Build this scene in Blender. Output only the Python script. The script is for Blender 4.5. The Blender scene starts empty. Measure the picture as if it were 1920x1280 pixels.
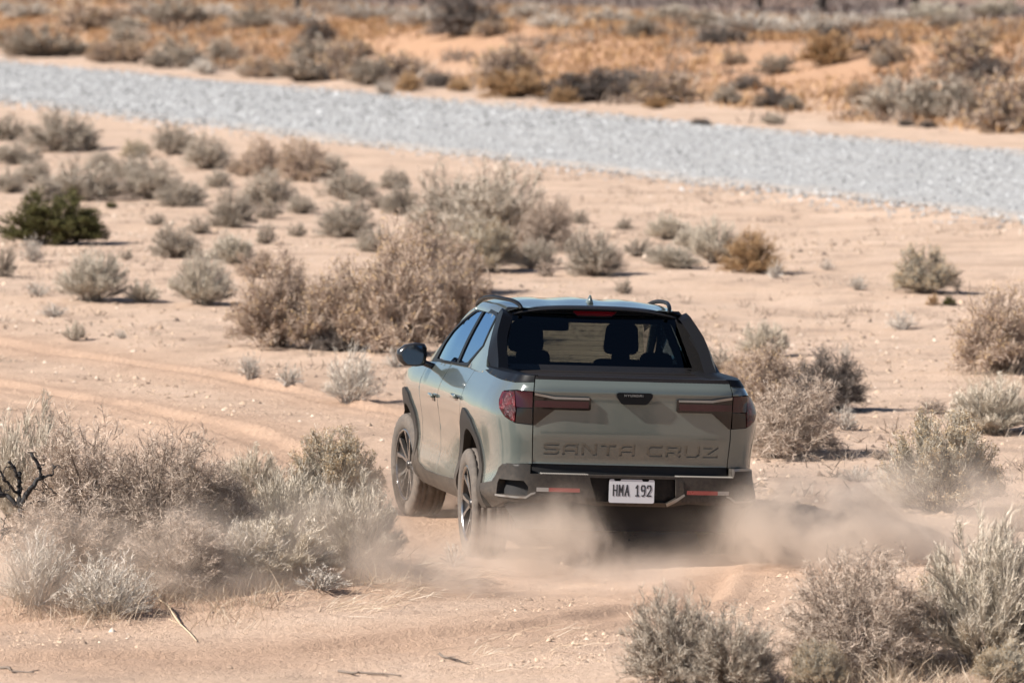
import bpy, math, random, time
import numpy as np
from mathutils import Vector, Matrix
from mathutils.geometry import delaunay_2d_cdt
T0 = time.time()
scene = bpy.context.scene
COL = scene.collection

# ---------------------------------------------------------------- camera
CAM_H, F_PX, HORIZON = 4.154, 10880.0, -104.0
PITCH = math.atan((640 - HORIZON) / F_PX)
cam_data = bpy.data.cameras.new('camera')
cam_data.sensor_width = 36.0
cam_data.lens = F_PX / 1920 * 36.0
cam_data.clip_start, cam_data.clip_end = 0.5, 9000.0
cam_data.dof.use_dof = True
cam_data.dof.focus_distance = 39.2
cam_data.dof.aperture_fstop = 3.8
cam = bpy.data.objects.new('camera', cam_data)
COL.objects.link(cam)
cam.location = (0, 0, CAM_H)
cam.rotation_euler = (math.pi / 2 - PITCH, 0, 0)
scene.camera = cam

# ---------------------------------------------------------------- sky and sun
SUN_AZ = math.radians(180 + 18)            # direction TO the sun in the ground plane, from +X (left, a little behind the camera)
SUN_EL = math.radians(39)
to_sun = Vector((math.cos(SUN_AZ) * math.cos(SUN_EL), math.sin(SUN_AZ) * math.cos(SUN_EL), math.sin(SUN_EL)))
world = bpy.data.worlds.new('World'); scene.world = world; world.use_nodes = True
wn = world.node_tree.nodes; wl = world.node_tree.links
for n in list(wn): wn.remove(n)
sky = wn.new('ShaderNodeTexSky'); sky.sky_type = 'NISHITA'; sky.sun_disc = False
sky.sun_elevation = SUN_EL
sky.sun_rotation = math.atan2(to_sun.x, to_sun.y)
sky.altitude = 1800; sky.air_density = 1.0; sky.dust_density = 0.0; sky.ozone_density = 2.5
bg = wn.new('ShaderNodeBackground'); bg.inputs['Strength'].default_value = 0.05
wo = wn.new('ShaderNodeOutputWorld')
wl.new(sky.outputs[0], bg.inputs['Color']); wl.new(bg.outputs[0], wo.inputs['Surface'])
sun_data = bpy.data.lights.new('sun', 'SUN'); sun_data.energy = 5.0; sun_data.angle = math.radians(0.55)
sun_data.color = (1.0, 0.95, 0.88)
sun = bpy.data.objects.new('sun', sun_data); COL.objects.link(sun)
sun.rotation_euler = to_sun.to_track_quat('Z', 'Y').to_euler()
sun.location = (-30, -10, 40)

vs = scene.view_settings
vs.view_transform = 'Standard'; vs.look = 'None'; vs.exposure = 0.94; vs.gamma = 1.0; vs.use_curve_mapping = False
scene.render.engine = 'CYCLES'
cy = scene.cycles
cy.use_denoising = True
cy.max_bounces = 8; cy.diffuse_bounces = 2; cy.glossy_bounces = 4; cy.transparent_max_bounces = 16; cy.volume_bounces = 1
cy.volume_step_rate = 1.0
cy.caustics_reflective = False; cy.caustics_refractive = False
cy.sample_clamp_indirect = 6.0

# ---------------------------------------------------------------- helpers: materials
def new_mat(name):
    m = bpy.data.materials.new(name); m.use_nodes = True
    nt = m.node_tree
    for n in list(nt.nodes): nt.nodes.remove(n)
    out = nt.nodes.new('ShaderNodeOutputMaterial')
    return m, nt, out
def N(nt, t, **kw):
    n = nt.nodes.new(t)
    for k, v in kw.items():
        if k in n.inputs: n.inputs[k].default_value = v
        else: setattr(n, k, v)
    return n
def ramp(nt, fac, stops, interp='LINEAR'):
    r = nt.nodes.new('ShaderNodeValToRGB'); r.color_ramp.interpolation = interp
    el = r.color_ramp.elements
    while len(el) < len(stops): el.new(0.5)
    for e, (p, c) in zip(el, stops):
        e.position = p; e.color = (c[0], c[1], c[2], 1) if len(c) == 3 else c
    nt.links.new(fac, r.inputs[0])
    return r.outputs[0]
def math_node(nt, op, a, b=None, c=None, clamp=False):
    n = nt.nodes.new('ShaderNodeMath'); n.operation = op; n.use_clamp = clamp
    for i, v in enumerate((a, b, c)):
        if v is None: continue
        if isinstance(v, (int, float)): n.inputs[i].default_value = v
        else: nt.links.new(v, n.inputs[i])
    return n.outputs[0]
def noise(nt, vec, scale, detail=4, rough=0.55):
    n = nt.nodes.new('ShaderNodeTexNoise'); n.inputs['Scale'].default_value = scale
    n.inputs['Detail'].default_value = detail; n.inputs['Roughness'].default_value = rough
    if vec is not None: nt.links.new(vec, n.inputs['Vector'])
    return n.outputs['Fac']
def mixc(nt, fac, a, b):
    n = nt.nodes.new('ShaderNodeMix'); n.data_type = 'RGBA'
    if isinstance(fac, (int, float)): n.inputs[0].default_value = fac
    else: nt.links.new(fac, n.inputs[0])
    for i, v in ((6, a), (7, b)):
        if isinstance(v, tuple): n.inputs[i].default_value = (*v, 1)
        else: nt.links.new(v, n.inputs[i])
    return n.outputs[2]

DUST = (0.40, 0.30, 0.22)
def simple(name, col, rough=0.5, metal=0.0, coat=0.0, dust=0.0, dust_top=0.75, bump=0.0, var=0.0, spec=0.5, dust_min=0.12):
    """plain painted / plastic / metal surface; dust = how much trail dust lies on it, thicker low down (real dirt)"""
    m, nt, out = new_mat(name)
    p = N(nt, 'ShaderNodeBsdfPrincipled')
    p.inputs['Metallic'].default_value = metal
    p.inputs['Coat Weight'].default_value = coat; p.inputs['Coat Roughness'].default_value = 0.04
    p.inputs['Specular IOR Level'].default_value = spec
    tc = N(nt, 'ShaderNodeTexCoord'); ob = tc.outputs['Object']
    c = col
    if var:
        nz = noise(nt, ob, 9, 5)
        c = mixc(nt, nz, tuple(v * (1 - var) for v in col), tuple(min(1, v * (1 + var)) for v in col))
    if dust > 0:
        sep = N(nt, 'ShaderNodeSeparateXYZ'); nt.links.new(ob, sep.inputs[0])
        low = N(nt, 'ShaderNodeMapRange'); nt.links.new(sep.outputs[2], low.inputs[0])
        low.inputs[1].default_value = dust_top; low.inputs[2].default_value = 0.35
        low.inputs[3].default_value = dust_min; low.inputs[4].default_value = 1.0
        n1 = noise(nt, ob, 3.5, 6, 0.65); n2 = noise(nt, ob, 38, 4, 0.6)
        a = math_node(nt, 'MULTIPLY', n1, n2); a = math_node(nt, 'MULTIPLY', a, 3.2 * dust)
        fac = math_node(nt, 'MULTIPLY', a, low.outputs[0], clamp=True)
        c = mixc(nt, fac, c, DUST)
        r = N(nt, 'ShaderNodeMapRange'); nt.links.new(fac, r.inputs[0])
        r.inputs[3].default_value = rough; r.inputs[4].default_value = 0.9
        nt.links.new(r.outputs[0], p.inputs['Roughness'])
        if coat:
            k = math_node(nt, 'SUBTRACT', coat, math_node(nt, 'MULTIPLY', fac, 1.2), clamp=True)
            nt.links.new(k, p.inputs['Coat Weight'])
    else:
        p.inputs['Roughness'].default_value = rough
    if isinstance(c, tuple): p.inputs['Base Color'].default_value = (*c, 1)
    else: nt.links.new(c, p.inputs['Base Color'])
    if bump:
        b = N(nt, 'ShaderNodeBump'); b.inputs['Strength'].default_value = bump; b.inputs['Distance'].default_value = 0.004
        nt.links.new(noise(nt, ob, 160, 3), b.inputs['Height']); nt.links.new(b.outputs[0], p.inputs['Normal'])
    nt.links.new(p.outputs[0], out.inputs['Surface'])
    return m
def glass_mat(name, tint, rough=0.0, ior=1.5, boost=1.0, refl=(1, 1, 1)):
    m, nt, out = new_mat(name)
    t = N(nt, 'ShaderNodeBsdfTransparent'); t.inputs['Color'].default_value = (*tint, 1)
    g = N(nt, 'ShaderNodeBsdfGlossy'); g.inputs['Roughness'].default_value = 0.01; g.inputs['Color'].default_value = (*refl, 1)
    fr = N(nt, 'ShaderNodeFresnel'); fr.inputs['IOR'].default_value = ior
    mx = N(nt, 'ShaderNodeMixShader')
    nt.links.new(math_node(nt, 'MULTIPLY', fr.outputs[0], boost, clamp=True), mx.inputs[0])
    nt.links.new(t.outputs[0], mx.inputs[1]); nt.links.new(g.outputs[0], mx.inputs[2])
    nt.links.new(mx.outputs[0], out.inputs['Surface'])
    return m

# ---------------------------------------------------------------- helpers: objects
def link(o, parent=None):
    COL.objects.link(o)
    if parent is not None: o.parent = parent
    return o
def tag(o, label=None, cat=None, group=None, kind=None):
    if label: o['label'] = label
    if cat: o['category'] = cat
    if group: o['group'] = group
    if kind: o['kind'] = kind
    return o
def empty(name, loc=(0, 0, 0), rz=0.0, scale=(1, 1, 1)):
    e = bpy.data.objects.new(name, None); e.empty_display_size = 0.1
    e.location = loc; e.rotation_euler = (0, 0, rz); e.scale = scale
    return link(e)
def mesh_obj(name, V, Fc, m, parent=None, smooth=True):
    me = bpy.data.meshes.new(name)
    me.from_pydata([tuple(map(float, v)) for v in V], [], [tuple(map(int, f)) for f in Fc])
    if smooth: me.polygons.foreach_set('use_smooth', [True] * len(me.polygons))
    me.materials.append(m); me.update()
    return link(bpy.data.objects.new(name, me), parent)
def tri_mesh(name, V, Tr, m, var=None, smooth=False):
    """fast all-triangle mesh from numpy arrays"""
    V = np.ascontiguousarray(V, dtype=np.float32); Tr = np.ascontiguousarray(Tr, dtype=np.int32)
    me = bpy.data.meshes.new(name)
    me.vertices.add(len(V)); me.vertices.foreach_set('co', V.ravel())
    me.loops.add(Tr.size); me.loops.foreach_set('vertex_index', Tr.ravel())
    me.polygons.add(len(Tr)); me.polygons.foreach_set('loop_start', np.arange(0, Tr.size, 3, dtype=np.int32))
    if smooth: me.polygons.foreach_set('use_smooth', np.ones(len(Tr), dtype=bool))
    me.update(calc_edges=True)
    if var is not None:
        at = me.attributes.new('var', 'FLOAT', 'POINT'); at.data.foreach_set('value', np.asarray(var, dtype=np.float32))
    me.materials.append(m)
    return me
def sm(a, b, x):
    t = np.clip((x - a) / (b - a), 0, 1); return t * t * (3 - 2 * t)

# ---------------------------------------------------------------- the lie of the land
QX, QY = 0.9526, 0.3044                     # across-road axis: the gravel road runs from near right to far left
ROAD0, ROAD1 = 33.85, 44.5
_r = np.random.RandomState(5)
_W = [(_r.uniform(-1, 1, 2) * k, _r.uniform(0, 6.28), a) for k, a in ((.35, .035), (.5, .03), (.9, .02), (1.6, .012), (2.7, .008), (4.2, .005), (6.5, .004), (9.5, .003), (.22, .05), (1.2, .015))]
LEFT_RUT = [(-9, 33.6), (-6, 34.3), (-3.2, 35.1), (-1.3, 36.2), (-.35, 37.6), (-.22, 39.3), (-.66, 42.2), (-1.7, 46), (-3.5, 51.5), (-6.2, 57.5), (-10, 64), (-16, 72)]
RIGHT_RUT = [(-9, 31.6), (-5, 32.6), (-2, 33.5), (.2, 34.7), (1.15, 36.6), (1.42, 39.5), (1.0, 42.5), (0, 46.7), (-1.7, 52.6), (-4.3, 59), (-8, 66), (-14, 74.5)]
OLD_RUT = [(-9, 35.6), (-5, 36.0), (-2.2, 36.9), (-.9, 38.6), (-1.2, 42), (-2.9, 47.5), (-5.2, 53.5), (-8.5, 59.5), (-13, 66)]
def _dense(pl):
    pl = np.array(pl, float); t = np.concatenate([[0], np.cumsum(np.linalg.norm(np.diff(pl, axis=0), axis=1))])
    u = np.arange(0, t[-1], .4); return np.stack([np.interp(u, t, pl[:, 0]), np.interp(u, t, pl[:, 1])], 1)
_RUTS = [(_dense(LEFT_RUT), 1.0), (_dense(RIGHT_RUT), 1.0), (_dense(OLD_RUT), .55)]
def rut_profile(x, y):
    h = np.zeros_like(x); t = np.zeros_like(x)
    near = (abs(x) < 17) & (y > 30) & (y < 76)
    if not near.any(): return h, t
    xs, ys = x[near], y[near]; hh = np.zeros_like(xs); tt = np.zeros_like(xs)
    for P, k in _RUTS:
        d2 = np.full(xs.shape, 1e9)
        for i in range(len(P) - 1):
            a, b = P[i], P[i + 1]; ab = b - a
            u = np.clip(((xs - a[0]) * ab[0] + (ys - a[1]) * ab[1]) / (ab @ ab), 0, 1)
            d2 = np.minimum(d2, (xs - a[0] - u * ab[0]) ** 2 + (ys - a[1] - u * ab[1]) ** 2)
        d = np.sqrt(d2)
        hh += k * (.35 + .65 * np.abs(np.sin(xs * 1.7 + ys * .9 + .8 * np.sin(ys * 2.1)))) * (-.032 * np.exp(-(d / .16) ** 4) + .026 * np.exp(-((d - .26) / .08) ** 2) + .010 * np.cos(d * 28.5) * np.exp(-(d / .75) ** 4))
        tt = np.maximum(tt, k * np.exp(-(d / .85) ** 2))
    h[near] = hh; t[near] = tt
    return h, t
def gh(x, y):
    """ground height"""
    x = np.asarray(x, float); y = np.asarray(y, float)
    sh = np.broadcast(x, y).shape; x = np.broadcast_to(x, sh).astype(float).ravel(); y = np.broadcast_to(y, sh).astype(float).ravel()
    q = x * QX + y * QY
    z = np.zeros_like(x)
    for (k, ph, a) in _W: z += a * np.sin(k[0] * x + k[1] * y + ph + .7 * np.sin(k[1] * .6 * x - k[0] * .5 * y))
    road = sm(ROAD0 - 1.5, ROAD0, q) * (1 - sm(ROAD1, ROAD1 + 1.5, q))
    truck = np.exp(-(((x - .4) / 2.0) ** 2 + ((y - 40.5) / 3.6) ** 2) ** 2)
    z *= (1 - road) * (1 - .85 * truck)
    z += .04 * road
    # sandy bank beyond the road, running down to a plain
    lump = .35 * np.sin(x * .11 + y * .021 + 1.0) + .25 * np.sin(x * .23 - y * .035 + 2.2) + .2 * np.sin(q * .5 + y * .06)
    z += sm(48.5, 61, q) * (1.55 + .55 * lump) * (1 - .3 * sm(64, 95, q))
    # low hummocks under the shrubs beside the track
    for hx, hy, hr, ha in ((-2.6, 37.3, 1.5, .16), (-1.3, 38.0, .8, .10), (3.0, 37.2, 1.3, .10), (2.6, 33.6, 1.2, .12), (-1.2, 48.5, 1.6, .12)):
        z += ha * np.exp(-((x - hx) ** 2 + ((y - hy) * .8) ** 2) / hr ** 2)
    far = sm(400, 1500, np.hypot(x, y)); z += far * 0.0
    z += rut_profile(x, y)[0] * (1 - .9 * (truck > .6))
    return z.reshape(sh)
_c, _s = math.cos(PITCH), math.sin(PITCH)
def ground_at(px, py):
    """where the sight line through a photograph pixel meets the ground: used to survey the plants' places"""
    d = np.array([(px - 960) / F_PX, _c + (640 - py) / F_PX * _s, -_s + (640 - py) / F_PX * _c])
    t = np.concatenate([np.arange(28, 70, .05), np.arange(70, 420, .25)])
    P = d[None] * t[:, None]; P[:, 2] += CAM_H
    below = P[:, 2] < gh(P[:, 0], P[:, 1])
    i = int(np.argmax(below)) if below.any() else len(t) - 1
    p = P[i]; return float(p[0]), float(p[1]), float(gh(p[0], p[1]))

# ground: one sheet, fine by the track and coarse to the horizon
def axis(segs):
    out = []
    for a, b, st in segs: out += list(np.arange(a, b - st * .5, st))
    return out
def grow(a, st, k, lim):
    out = []; v = a
    while v < lim: out.append(v); v += st; st *= k
    out.append(lim); return out
gx = [-v for v in grow(6.5, .16, 1.18, 6000)][::-1] + axis([(-6.4, 6.4, .07)]) + grow(6.45, .16, 1.18, 6000)
gy = [-v for v in grow(0, 6, 1.5, 3000)][::-1][:-1] + axis([(0, 30, 1.5), (30, 56, .07), (56, 75, .16), (75, 130, .5), (130, 240, 1.6)]) + grow(240, 4, 1.25, 8000)
GX, GY = np.meshgrid(np.array(gx), np.array(gy))
GZ = gh(GX, GY)
near = np.exp(-(np.maximum(0, GY - 55) / 25) ** 2) * (abs(GX) < 14) * (GY > 20)
_rr = np.random.RandomState(2)
GZ = GZ + near * _rr.normal(0, .0045, GZ.shape)
rutm = rut_profile(GX.ravel(), GY.ravel())[1]
nx_, ny_ = len(gx), len(gy)
idx = np.arange(nx_ * ny_).reshape(ny_, nx_)
a, b, c_, d_ = idx[:-1, :-1].ravel(), idx[:-1, 1:].ravel(), idx[1:, 1:].ravel(), idx[1:, :-1].ravel()
TR = np.concatenate([np.stack([a, b, c_], 1), np.stack([a, c_, d_], 1)])

m_sand, nt, out = new_mat('desert_sand')
p = N(nt, 'ShaderNodeBsdfPrincipled'); p.inputs['Roughness'].default_value = .95; p.inputs['Specular IOR Level'].default_value = .15
geo = N(nt, 'ShaderNodeNewGeometry'); pos = geo.outputs['Position']
big = noise(nt, pos, .35, 5, .6); mid = noise(nt, pos, 2.2, 5, .65); fine = noise(nt, pos, 22, 4, .7); grit = noise(nt, pos, 130, 3, .7)
c1 = ramp(nt, big, [(.3, (.52, .365, .265)), (.7, (.68, .51, .395))])
c2 = ramp(nt, mid, [(.3, (.47, .325, .235)), (.72, (.70, .535, .42))])
c = mixc(nt, .5, c1, c2)
c = mixc(nt, math_node(nt, 'MULTIPLY', ramp(nt, fine, [(.42, (0, 0, 0)), (.70, (1, 1, 1))]), .45), c, (.40, .275, .19))
c = mixc(nt, math_node(nt, 'MULTIPLY', ramp(nt, grit, [(.60, (0, 0, 0)), (.72, (1, 1, 1))]), .5), c, (.22, .16, .12))
c = mixc(nt, math_node(nt, 'MULTIPLY', ramp(nt, noise(nt, pos, 1.1, 6, .72), [(.49, (0, 0, 0)), (.62, (1, 1, 1))]), .62), c, (.31, .22, .165))     # gritty patches
va = N(nt, 'ShaderNodeAttribute', attribute_name='var')
c = mixc(nt, math_node(nt, 'MULTIPLY', va.outputs['Fac'], .75), c, (.45, .295, .205))
sepg = N(nt, 'ShaderNodeSeparateXYZ'); nt.links.new(pos, sepg.inputs[0])
qv = math_node(nt, 'ADD', math_node(nt, 'MULTIPLY', sepg.outputs[0], QX), math_node(nt, 'MULTIPLY', sepg.outputs[1], QY))
bank = N(nt, 'ShaderNodeMapRange'); nt.links.new(qv, bank.inputs[0]); bank.inputs[1].default_value = 49; bank.inputs[2].default_value = 54
bank2 = N(nt, 'ShaderNodeMapRange'); nt.links.new(qv, bank2.inputs[0]); bank2.inputs[1].default_value = 66; bank2.inputs[2].default_value = 76
c = mixc(nt, math_node(nt, 'MULTIPLY', bank.outputs[0], .8), c, (.44, .25, .145))       # redder sand on the bank
c = mixc(nt, math_node(nt, 'MULTIPLY', bank2.outputs[0], .8), c, (.20, .14, .115))       # dark litter-covered plain
nt.links.new(c, p.inputs['Base Color'])
bp = N(nt, 'ShaderNodeBump'); bp.inputs['Strength'].default_value = .75; bp.inputs['Distance'].default_value = .04
hsum = math_node(nt, 'ADD', math_node(nt, 'MULTIPLY', fine, 1.0), math_node(nt, 'MULTIPLY', grit, .45))
nt.links.new(hsum, bp.inputs['Height']); nt.links.new(bp.outputs[0], p.inputs['Normal'])
nt.links.new(p.outputs[0], out.inputs['Surface'])
g = link(bpy.data.objects.new('ground', tri_mesh('ground', np.stack([GX.ravel(), GY.ravel(), GZ.ravel()], 1), TR, m_sand, rutm, True)))
tag(g, kind='structure')

# gravel road: a low crowned sheet and loose stones on it
m_road, nt, out = new_mat('road_gravel')
p = N(nt, 'ShaderNodeBsdfPrincipled'); p.inputs['Roughness'].default_value = .9
geo = N(nt, 'ShaderNodeNewGeometry'); pos = geo.outputs['Position']
c = ramp(nt, noise(nt, pos, 7, 5, .7), [(.3, (.24, .24, .243)), (.68, (.37, .37, .375))])
c = mixc(nt, math_node(nt, 'MULTIPLY', noise(nt, pos, .8, 4), .8), c, (.42, .40, .37))
sepr = N(nt, 'ShaderNodeSeparateXYZ'); nt.links.new(pos, sepr.inputs[0])
qr = math_node(nt, 'ADD', math_node(nt, 'MULTIPLY', sepr.outputs[0], QX), math_node(nt, 'MULTIPLY', sepr.outputs[1], QY))
eg = math_node(nt, 'ABSOLUTE', math_node(nt, 'SUBTRACT', qr, (ROAD0 + ROAD1) / 2))
eg = math_node(nt, 'ADD', eg, math_node(nt, 'MULTIPLY', noise(nt, pos, .45, 5, .7), 3.2))
mr_ = N(nt, 'ShaderNodeMapRange'); nt.links.new(eg, mr_.inputs[0]); mr_.inputs[1].default_value = 6.0; mr_.inputs[2].default_value = 7.4
c = mixc(nt, math_node(nt, 'MULTIPLY', mr_.outputs[0], .8), c, (.56, .42, .31))          # sand drifted over the edges
nt.links.new(c, p.inputs['Base Color'])
bp = N(nt, 'ShaderNodeBump'); bp.inputs['Strength'].default_value = .8; bp.inputs['Distance'].default_value = .05
nt.links.new(noise(nt, pos, 14, 4, .7), bp.inputs['Height']); nt.links.new(bp.outputs[0], p.inputs['Normal'])
nt.links.new(p.outputs[0], out.inputs['Surface'])
def road_pt(q, l):                                          # l runs along the road
    return QX * q - QY * l, QY * q + QX * l
ls = np.arange(-60, 420, 2.0); qs = np.linspace(ROAD0 - .25, ROAD1 + .25, 15)
LL, QQ = np.meshgrid(ls, qs)
edge = .20 * np.sin(LL * .9) + .16 * np.sin(LL * 1.37 + 1) + .25 * np.sin(LL * .31) + .2 * np.sin(LL * .13 + 2)
QW = QQ + edge * (np.abs(QQ - 39.2) > 5.0)
RX, RY = road_pt(QW, LL)
RZ = gh(RX, RY) + .008 + .05 * (1 - ((QQ - 39.2) / 5.7) ** 2)
nr, nc = RX.shape; idx = np.arange(nr * nc).reshape(nr, nc)
a, b, c_, d_ = idx[:-1, :-1].ravel(), idx[:-1, 1:].ravel(), idx[1:, 1:].ravel(), idx[1:, :-1].ravel()
road = link(bpy.data.objects.new('gravel_road', tri_mesh('gravel_road', np.stack([RX.ravel(), RY.ravel(), RZ.ravel()], 1), np.concatenate([np.stack([a, c_, b], 1), np.stack([a, d_, c_], 1)]), m_road, None, True)))
tag(road, kind='structure')

def attr_mat(name, stops, rough=.85, trans=0.0, obj_var=.0, spec=.2):
    m, nt, out = new_mat(name)
    p = N(nt, 'ShaderNodeBsdfPrincipled'); p.inputs['Roughness'].default_value = rough; p.inputs['Specular IOR Level'].default_value = spec
    va = N(nt, 'ShaderNodeAttribute', attribute_name='var')
    c = ramp(nt, va.outputs['Fac'], stops)
    if obj_var:
        oi = N(nt, 'ShaderNodeObjectInfo')
        hs = N(nt, 'ShaderNodeHueSaturation')
        nt.links.new(c, hs.inputs['Color'])
        mr = N(nt, 'ShaderNodeMapRange'); nt.links.new(oi.outputs['Random'], mr.inputs[0]); mr.inputs[3].default_value = 1 - obj_var; mr.inputs[4].default_value = 1 + obj_var
        nt.links.new(mr.outputs[0], hs.inputs['Value']); c = hs.outputs[0]
    nt.links.new(c, p.inputs['Base Color'])
    sh = p.outputs[0]
    if trans:
        tr = N(nt, 'ShaderNodeBsdfTranslucent'); nt.links.new(c, tr.inputs['Color'])
        mx = N(nt, 'ShaderNodeMixShader'); mx.inputs[0].default_value = trans
        nt.links.new(sh, mx.inputs[1]); nt.links.new(tr.outputs[0], mx.inputs[2]); sh = mx.outputs[0]
    nt.links.new(sh, out.inputs['Surface'])
    return m

OCT = np.array([(1, 0, -.35), (-1, 0, -.35), (0, 1, -.35), (0, -1, -.35), (0, 0, 1)], float)
OCT_T = np.array([(0, 2, 4), (2, 1, 4), (1, 3, 4), (3, 0, 4)])                # the half bedded in the ground is left open
def stones(name, X, Y, Z, R, m, rs, flat=.65):
    n = len(X)
    V = OCT[None] * (1 + rs.uniform(-.35, .35, (n, 5, 1))) * R[:, None, None]
    V += rs.normal(0, .18, V.shape) * R[:, None, None]
    V[:, :, 2] *= flat
    an = rs.uniform(0, 6.28, n); ca, sa = np.cos(an)[:, None], np.sin(an)[:, None]
    V = np.stack([V[..., 0] * ca - V[..., 1] * sa, V[..., 0] * sa + V[..., 1] * ca, V[..., 2]], -1)
    V += np.stack([X, Y, Z + R * .2], 1)[:, None]
    Tt = OCT_T[None] + (np.arange(n) * 5)[:, None, None]
    var = np.repeat(rs.uniform(0, 1, n), 5)
    o = link(bpy.data.objects.new(name, tri_mesh(name, V.reshape(-1, 3), Tt.reshape(-1, 3), m, var)))
    return o
rs = np.random.RandomState(11)
n = 68000
q = np.where(rs.uniform(0, 1, n) < .85, rs.uniform(ROAD0 - .3, ROAD1 + .3, n), np.where(rs.uniform(0, 1, n) < .5, ROAD0 - np.abs(rs.normal(0, .55, n)), ROAD1 + np.abs(rs.normal(0, .6, n)))); l = 62 + 178 * rs.uniform(0, 1, n)
sx, sy = road_pt(q, l); keep = abs(sx) < sy * .105 + 5
sx, sy, q = sx[keep], sy[keep], q[keep]
R = np.clip(rs.lognormal(-3.75, .45, len(sx)), .008, .040) * (1 + .3 * (sy > 130))
o = stones('road_gravel', sx, sy, gh(sx, sy) + .004 + .05 * np.clip(1 - ((q - 39.2) / 5.7) ** 2, 0, 1), R, attr_mat('gravel_stone', [(0, (.05, .05, .05)), (.3, (.19, .19, .19)), (.7, (.36, .36, .36)), (1, (.60, .60, .60))], spec=.3), rs)
tag(o, 'loose pale grey stones covering the gravel road', 'gravel', kind='stuff')
n = 60000
yy = 33 + 62 * rs.uniform(0, 1, n) ** 1.5; xx = rs.uniform(-1, 1, n) * (yy * .10 + 1.5)
q = xx * QX + yy * QY; keep = (q < ROAD0)
xx, yy = xx[keep], yy[keep]
clump = np.sin(xx * 1.9 + 1.2 * np.sin(yy * .8)) + np.sin(yy * .9 + 1.5 * np.sin(xx * 1.3)) + rs.normal(0, .7, len(xx))
keep = (clump > .1) & (rut_profile(xx, yy)[1] < .8)
xx, yy = xx[keep], yy[keep]
R = np.clip(rs.lognormal(-4.85, .5, len(xx)), .003, .022)
o = stones('ground_pebbles', xx, yy, gh(xx, yy), R, attr_mat('pebble', [(0, (.20, .15, .12)), (.3, (.44, .31, .22)), (.9, (.60, .44, .32)), (1, (.66, .54, .44))]), rs)
tag(o, 'small pebbles and clods strewn over the sandy ground', 'pebbles', kind='stuff')
n = 26000                                                   # coarser clods and scraps farther out
yy = 42 + 66 * rs.uniform(0, 1, n) ** 1.1; xx = rs.uniform(-1, 1, n) * (yy * .10 + 1.5)
keep = (xx * QX + yy * QY < ROAD0 - .3) & (np.sin(xx * .9 + 1.4 * np.sin(yy * .3)) + np.sin(yy * .41 + 1.2 * np.sin(xx * .7)) + rs.normal(0, .6, n) > .25) & (rut_profile(xx, yy)[1] < .5)
xx, yy = xx[keep], yy[keep]
R = np.clip(rs.lognormal(-4.05, .45, len(xx)), .008, .05)
o = stones('ground_clods', xx, yy, gh(xx, yy), R, attr_mat('clod', [(0, (.13, .095, .075)), (.35, (.30, .21, .15)), (.8, (.52, .38, .275)), (1, (.66, .54, .44))]), rs)
tag(o, 'brown clods and scraps scattered over the sandy flat', 'clods', kind='stuff')

# ================================================================ the pickup truck
TX, TY, YAW, ROLL, NOSE = .6146, 39.376, .1605, .0366, .02
M_paint = simple('sage_paint', (.106, .121, .110), .18, .12, 1.0, .36, .82, dust_min=0.0)
M_plast = simple('grey_plastic_cladding', (.014, .0135, .013), .55, 0, 0, .22, .8, .3, dust_min=.03, spec=.3)
M_black = simple('gloss_black_trim', (.012, .012, .013), .22, 0, .3, .12, .7)
M_satin = simple('satin_black_trim', (.005, .005, .006), .42, 0, 0, .12, .7, dust_min=.0, spec=.16)
M_cover = simple('tonneau_aluminium', (.013, .011, .011), .42, .2, 0, .05, 1.45, spec=.3)
M_dark = simple('underbody_black', (.012, .011, .011), .8)
M_fabric = simple('seat_fabric', (.012, .012, .013), .9)
M_tyre = simple('dusty_tyre', (.050, .046, .043), .85, 0, 0, .22, 2.0, .4)
M_rimd = simple('rim_dark', (.030, .030, .032), .35, .6, .3, .10, 2.0)
M_rimm = simple('rim_machined', (.34, .33, .32), .22, .9, .4, .05, 2.0)
M_red = simple('red_lens', (.26, .006, .012), .12, 0, 1.0, .02, 2.0)
M_redd = simple('smoked_red_lens', (.030, .004, .009), .12, 0, .45, .02, 2.0, spec=.25)
M_smoke = simple('smoked_lens', (.010, .007, .007), .12, 0, .45, .02, 2.0, spec=.25)
M_refl = simple('red_reflector', (.26, .030, .028), .25, 0, .6, .08, 2.0)
M_reflw = simple('clear_reflector', (.28, .26, .24), .25, 0, .6, .08, 2.0)
M_plate = simple('plate_white', (.62, .62, .64), .4, 0, 0, .03, 2.0)
M_plink = simple('plate_ink', (.03, .03, .035), .5)
M_silver = simple('silver_plastic', (.26, .245, .225), .35, .4, .3, .1, 2.0)
M_trimg = simple('lamp_trim', (.10, .095, .09), .15, .3, 1.0)
M_chrome = simple('bright_letters', (.30, .30, .30), .3, .8)
M_glass = glass_mat('tinted_glass', (.025, .032, .036), boost=1.9, refl=(.50, .70, 1.0))  # blue of the mirrored sky is put into the reflection colour, and strengthened
M_rglass = glass_mat('rear_glass', (.18, .195, .18), boost=1.0)
M_wglass = glass_mat('windscreen_glass', (.70, .74, .70))
M_mglass = simple('mirror_glass', (.14, .145, .16), .05, 1.0)

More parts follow.
